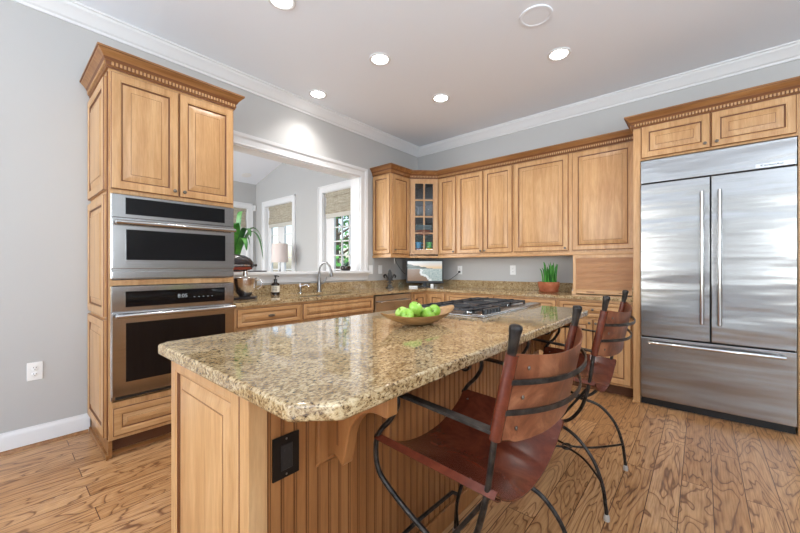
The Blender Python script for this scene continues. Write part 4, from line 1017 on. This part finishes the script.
# ------------------------------------------------------------------ back counter plant
gp = thing('potted_shoots', 'terracotta pot and saucer of tight green shoots on the back counter', 'plant', (2.095, -.30, .9155))
mk('saucer', MB().lathe([(.085, 0), (.10, .004), (.112, .022), (.108, .022), (.09, .008), (.02, .007)], seg=28), 'terracotta', gp)
mk('pot', MB().lathe([(.085, .008), (.09, .010), (.102, .045), (.104, .062), (.111, .064), (.113, .118), (.106, .118), (.099, .075), (.03, .070)], seg=28), 'terracotta', gp)
mk('soil', MB().lathe([(.1, .09), (.1, .104), (.01, .110)], seg=20), 'soil', gp)
for k in range(26):
    a_ = random.uniform(0, 2 * PI); r0 = .078 * math.sqrt(random.random()); x, y = r0 * math.cos(a_), r0 * math.sin(a_); h = random.uniform(.18, .265); ln = random.uniform(.15, .5)
    m = MB(); m.tube([(x, y, .10), (x * 1.05, y * 1.05, .08 + h * .5), (x * (1 + ln * .5) - .01 * ln, y * (1 + ln * .5), .08 + h * .85), (x * (1 + ln) - .03 * ln, y * (1 + ln), .08 + h)], [.008, .0085, .007, .002], 7)
    mk('shoot', m, 'leaf', gp, ang=80)

# ------------------------------------------------------------------ outlets, switches, cords
def wall_plate(name, label, loc, rz, kind, cat='outlet'):
    t = thing(name, label, cat, loc, rz, 'white wall plates')
    mk('cover_plate', MB().box(-.037, .037, -.006, 0, -.06, .06).bevel(.002, 2), 'plastic', t)
    if kind == 'outlet':
        for z in (-.021, .021):
            s_ = mk('socket', MB().lathe([(.017, -.006), (.017, -.0085), (.016, -.009)], (0, 0, z), 18, axis='y'), 'plastic', t)
            for x in (-.006, .006): mk('slot', MB().box(x - .0012, x + .0012, -.0095, -.0088, z, z + .009), 'slot', s_)
            mk('slot', MB().box(-.002, .002, -.0095, -.0088, z - .01, z - .006), 'slot', s_)
    else:
        mk('rocker', MB().box(-.016, .016, -.010, -.006, -.032, .032).bevel(.002, 1), 'plastic', t)
    return t
wall_plate('power_outlet', 'white outlet low on the grey wall left of the oven tower', (.0005, -4.20, .50), R(90), 'outlet')
wall_plate('light_switch', 'white wall plate right of the pass-through casing, the left of the pair', (.0005, -1.045, 1.165), R(90), 'switch', 'switch')
wall_plate('light_switch', 'white wall plate near the corner, the right of the pair beside the casing', (.0005, -.86, 1.165), R(90), 'switch', 'switch')
wall_plate('power_outlet', 'white outlet on the back wall with the television cord plugged in', (.766, -.0005, 1.155), 0, 'outlet')
wall_plate('power_outlet', 'white outlet on the back wall left of the potted shoots', (1.554, -.0005, 1.160), 0, 'outlet')
pc = mk('power_cord', MB().tube(catmull([(.766, -.028, 1.122), (.726, -.05, 1.08), (.646, -.08, 1.02), (.546, -.14, .97), (.47, -.24, .96), (.40, -.36, .985)], 6), .004, 7), 'black', tv, ang=80)
pc.matrix_local = (Matrix.Translation(tv.location) @ Matrix.Rotation(tv.rotation_euler.z, 4, 'Z')).inverted()
mk('plug', MB().box(.752, .780, -.034, -.0105, 1.116, 1.144).bevel(.003, 1), 'black', pc)
ac = mk('antenna_cable', MB().tube(catmull([(.20, -.77, 1.325), (.20, -.74, 1.26), (.205, -.66, 1.17), (.215, -.56, 1.10), (.26, -.42, 1.06)], 6), .0035, 7), 'black', None, ang=80); tag(ac, 'black cable slanting from the cabinet underside to the television', 'cable')
pcd = mk('pull_cord', MB().tube([(.27, -.86, 1.325), (.27, -.86, 1.26), (.271, -.86, 1.245)], [.0022, .0022, .005], 7), 'plastic', None, ang=80); tag(pcd, 'short white pull cord hanging below the narrow wall cabinet', 'cord')

# ------------------------------------------------------------------ outdoors, seen through the sunroom windows
struct('ground_outside', MB().box(-30, 10, .3, 34, -.35, -.30), 'lawn')
def tree(label, x, y, h, r, lean, mat):
    t = thing('tree', label, 'tree', (x, y, -.3), 0, 'trees outside the sunroom windows')
    m = MB(); m.tube(catmull([(0, 0, 0), (lean * .3, 0, h * .35), (lean * .5, .1, h * .7), (lean, .2, h)], 4), [r * (1 - .07 * k) for k in range(13)], 9)
    mk('trunk', m, 'bark', t, ang=80)
    m = MB()
    for k in range(9):
        a_ = random.uniform(0, 2 * PI); z = random.uniform(.25, .85) * h; L = random.uniform(.8, 1.9)
        m.tube([(lean * z / h * .8, 0, z), (math.cos(a_) * L * .5, math.sin(a_) * L * .5, z + L * .35), (math.cos(a_) * L, math.sin(a_) * L, z + L * .9)], [r * .35, r * .22, r * .08], 6)
    mk('branches', m, 'bark', t, ang=80)
    m = MB()
    for k in range(380):
        a_ = random.uniform(0, 2 * PI); rr = 1.9 * math.sqrt(random.random()); z = h * random.uniform(.22, 1.05)
        c = Vector((rr * math.cos(a_), rr * math.sin(a_), z)); u = Vector((random.gauss(0, 1), random.gauss(0, 1), random.gauss(0, 1))).normalized(); v = u.orthogonal().normalized(); s_ = random.uniform(.08, .2)
        m.face([m.bm.verts.new(c + u * s_), m.bm.verts.new(c + v * s_ * .6), m.bm.verts.new(c - u * s_), m.bm.verts.new(c - v * s_ * .6)])
    mk('foliage', m, mat, t, smooth=False); return t
for i, (x, y, h, r, ln, mt, lb_) in enumerate(((-4.2, 3.6, 6, .16, .3, 'leaf_dark', 'tree outside seen in the panes of the window nearest the jamb'), (-9.6, 4.2, 7, .2, -.4, 'leaf', 'tree outside seen behind the lamp in the middle window'),
        (-6.4, 7.5, 8, .22, .2, 'succulent', 'grey-green tree farther out between the two far windows'), (-13.5, 8.5, 7, .2, .3, 'leaf_dark', 'tree outside left of the middle sunroom window'), (-2.0, 9.5, 8, .22, -.2, 'leaf', 'tall tree farther out behind the right window panes'))):
    tree(lb_, x, y + 2, h, r, ln, mt)
bpy.context.view_layer.update()
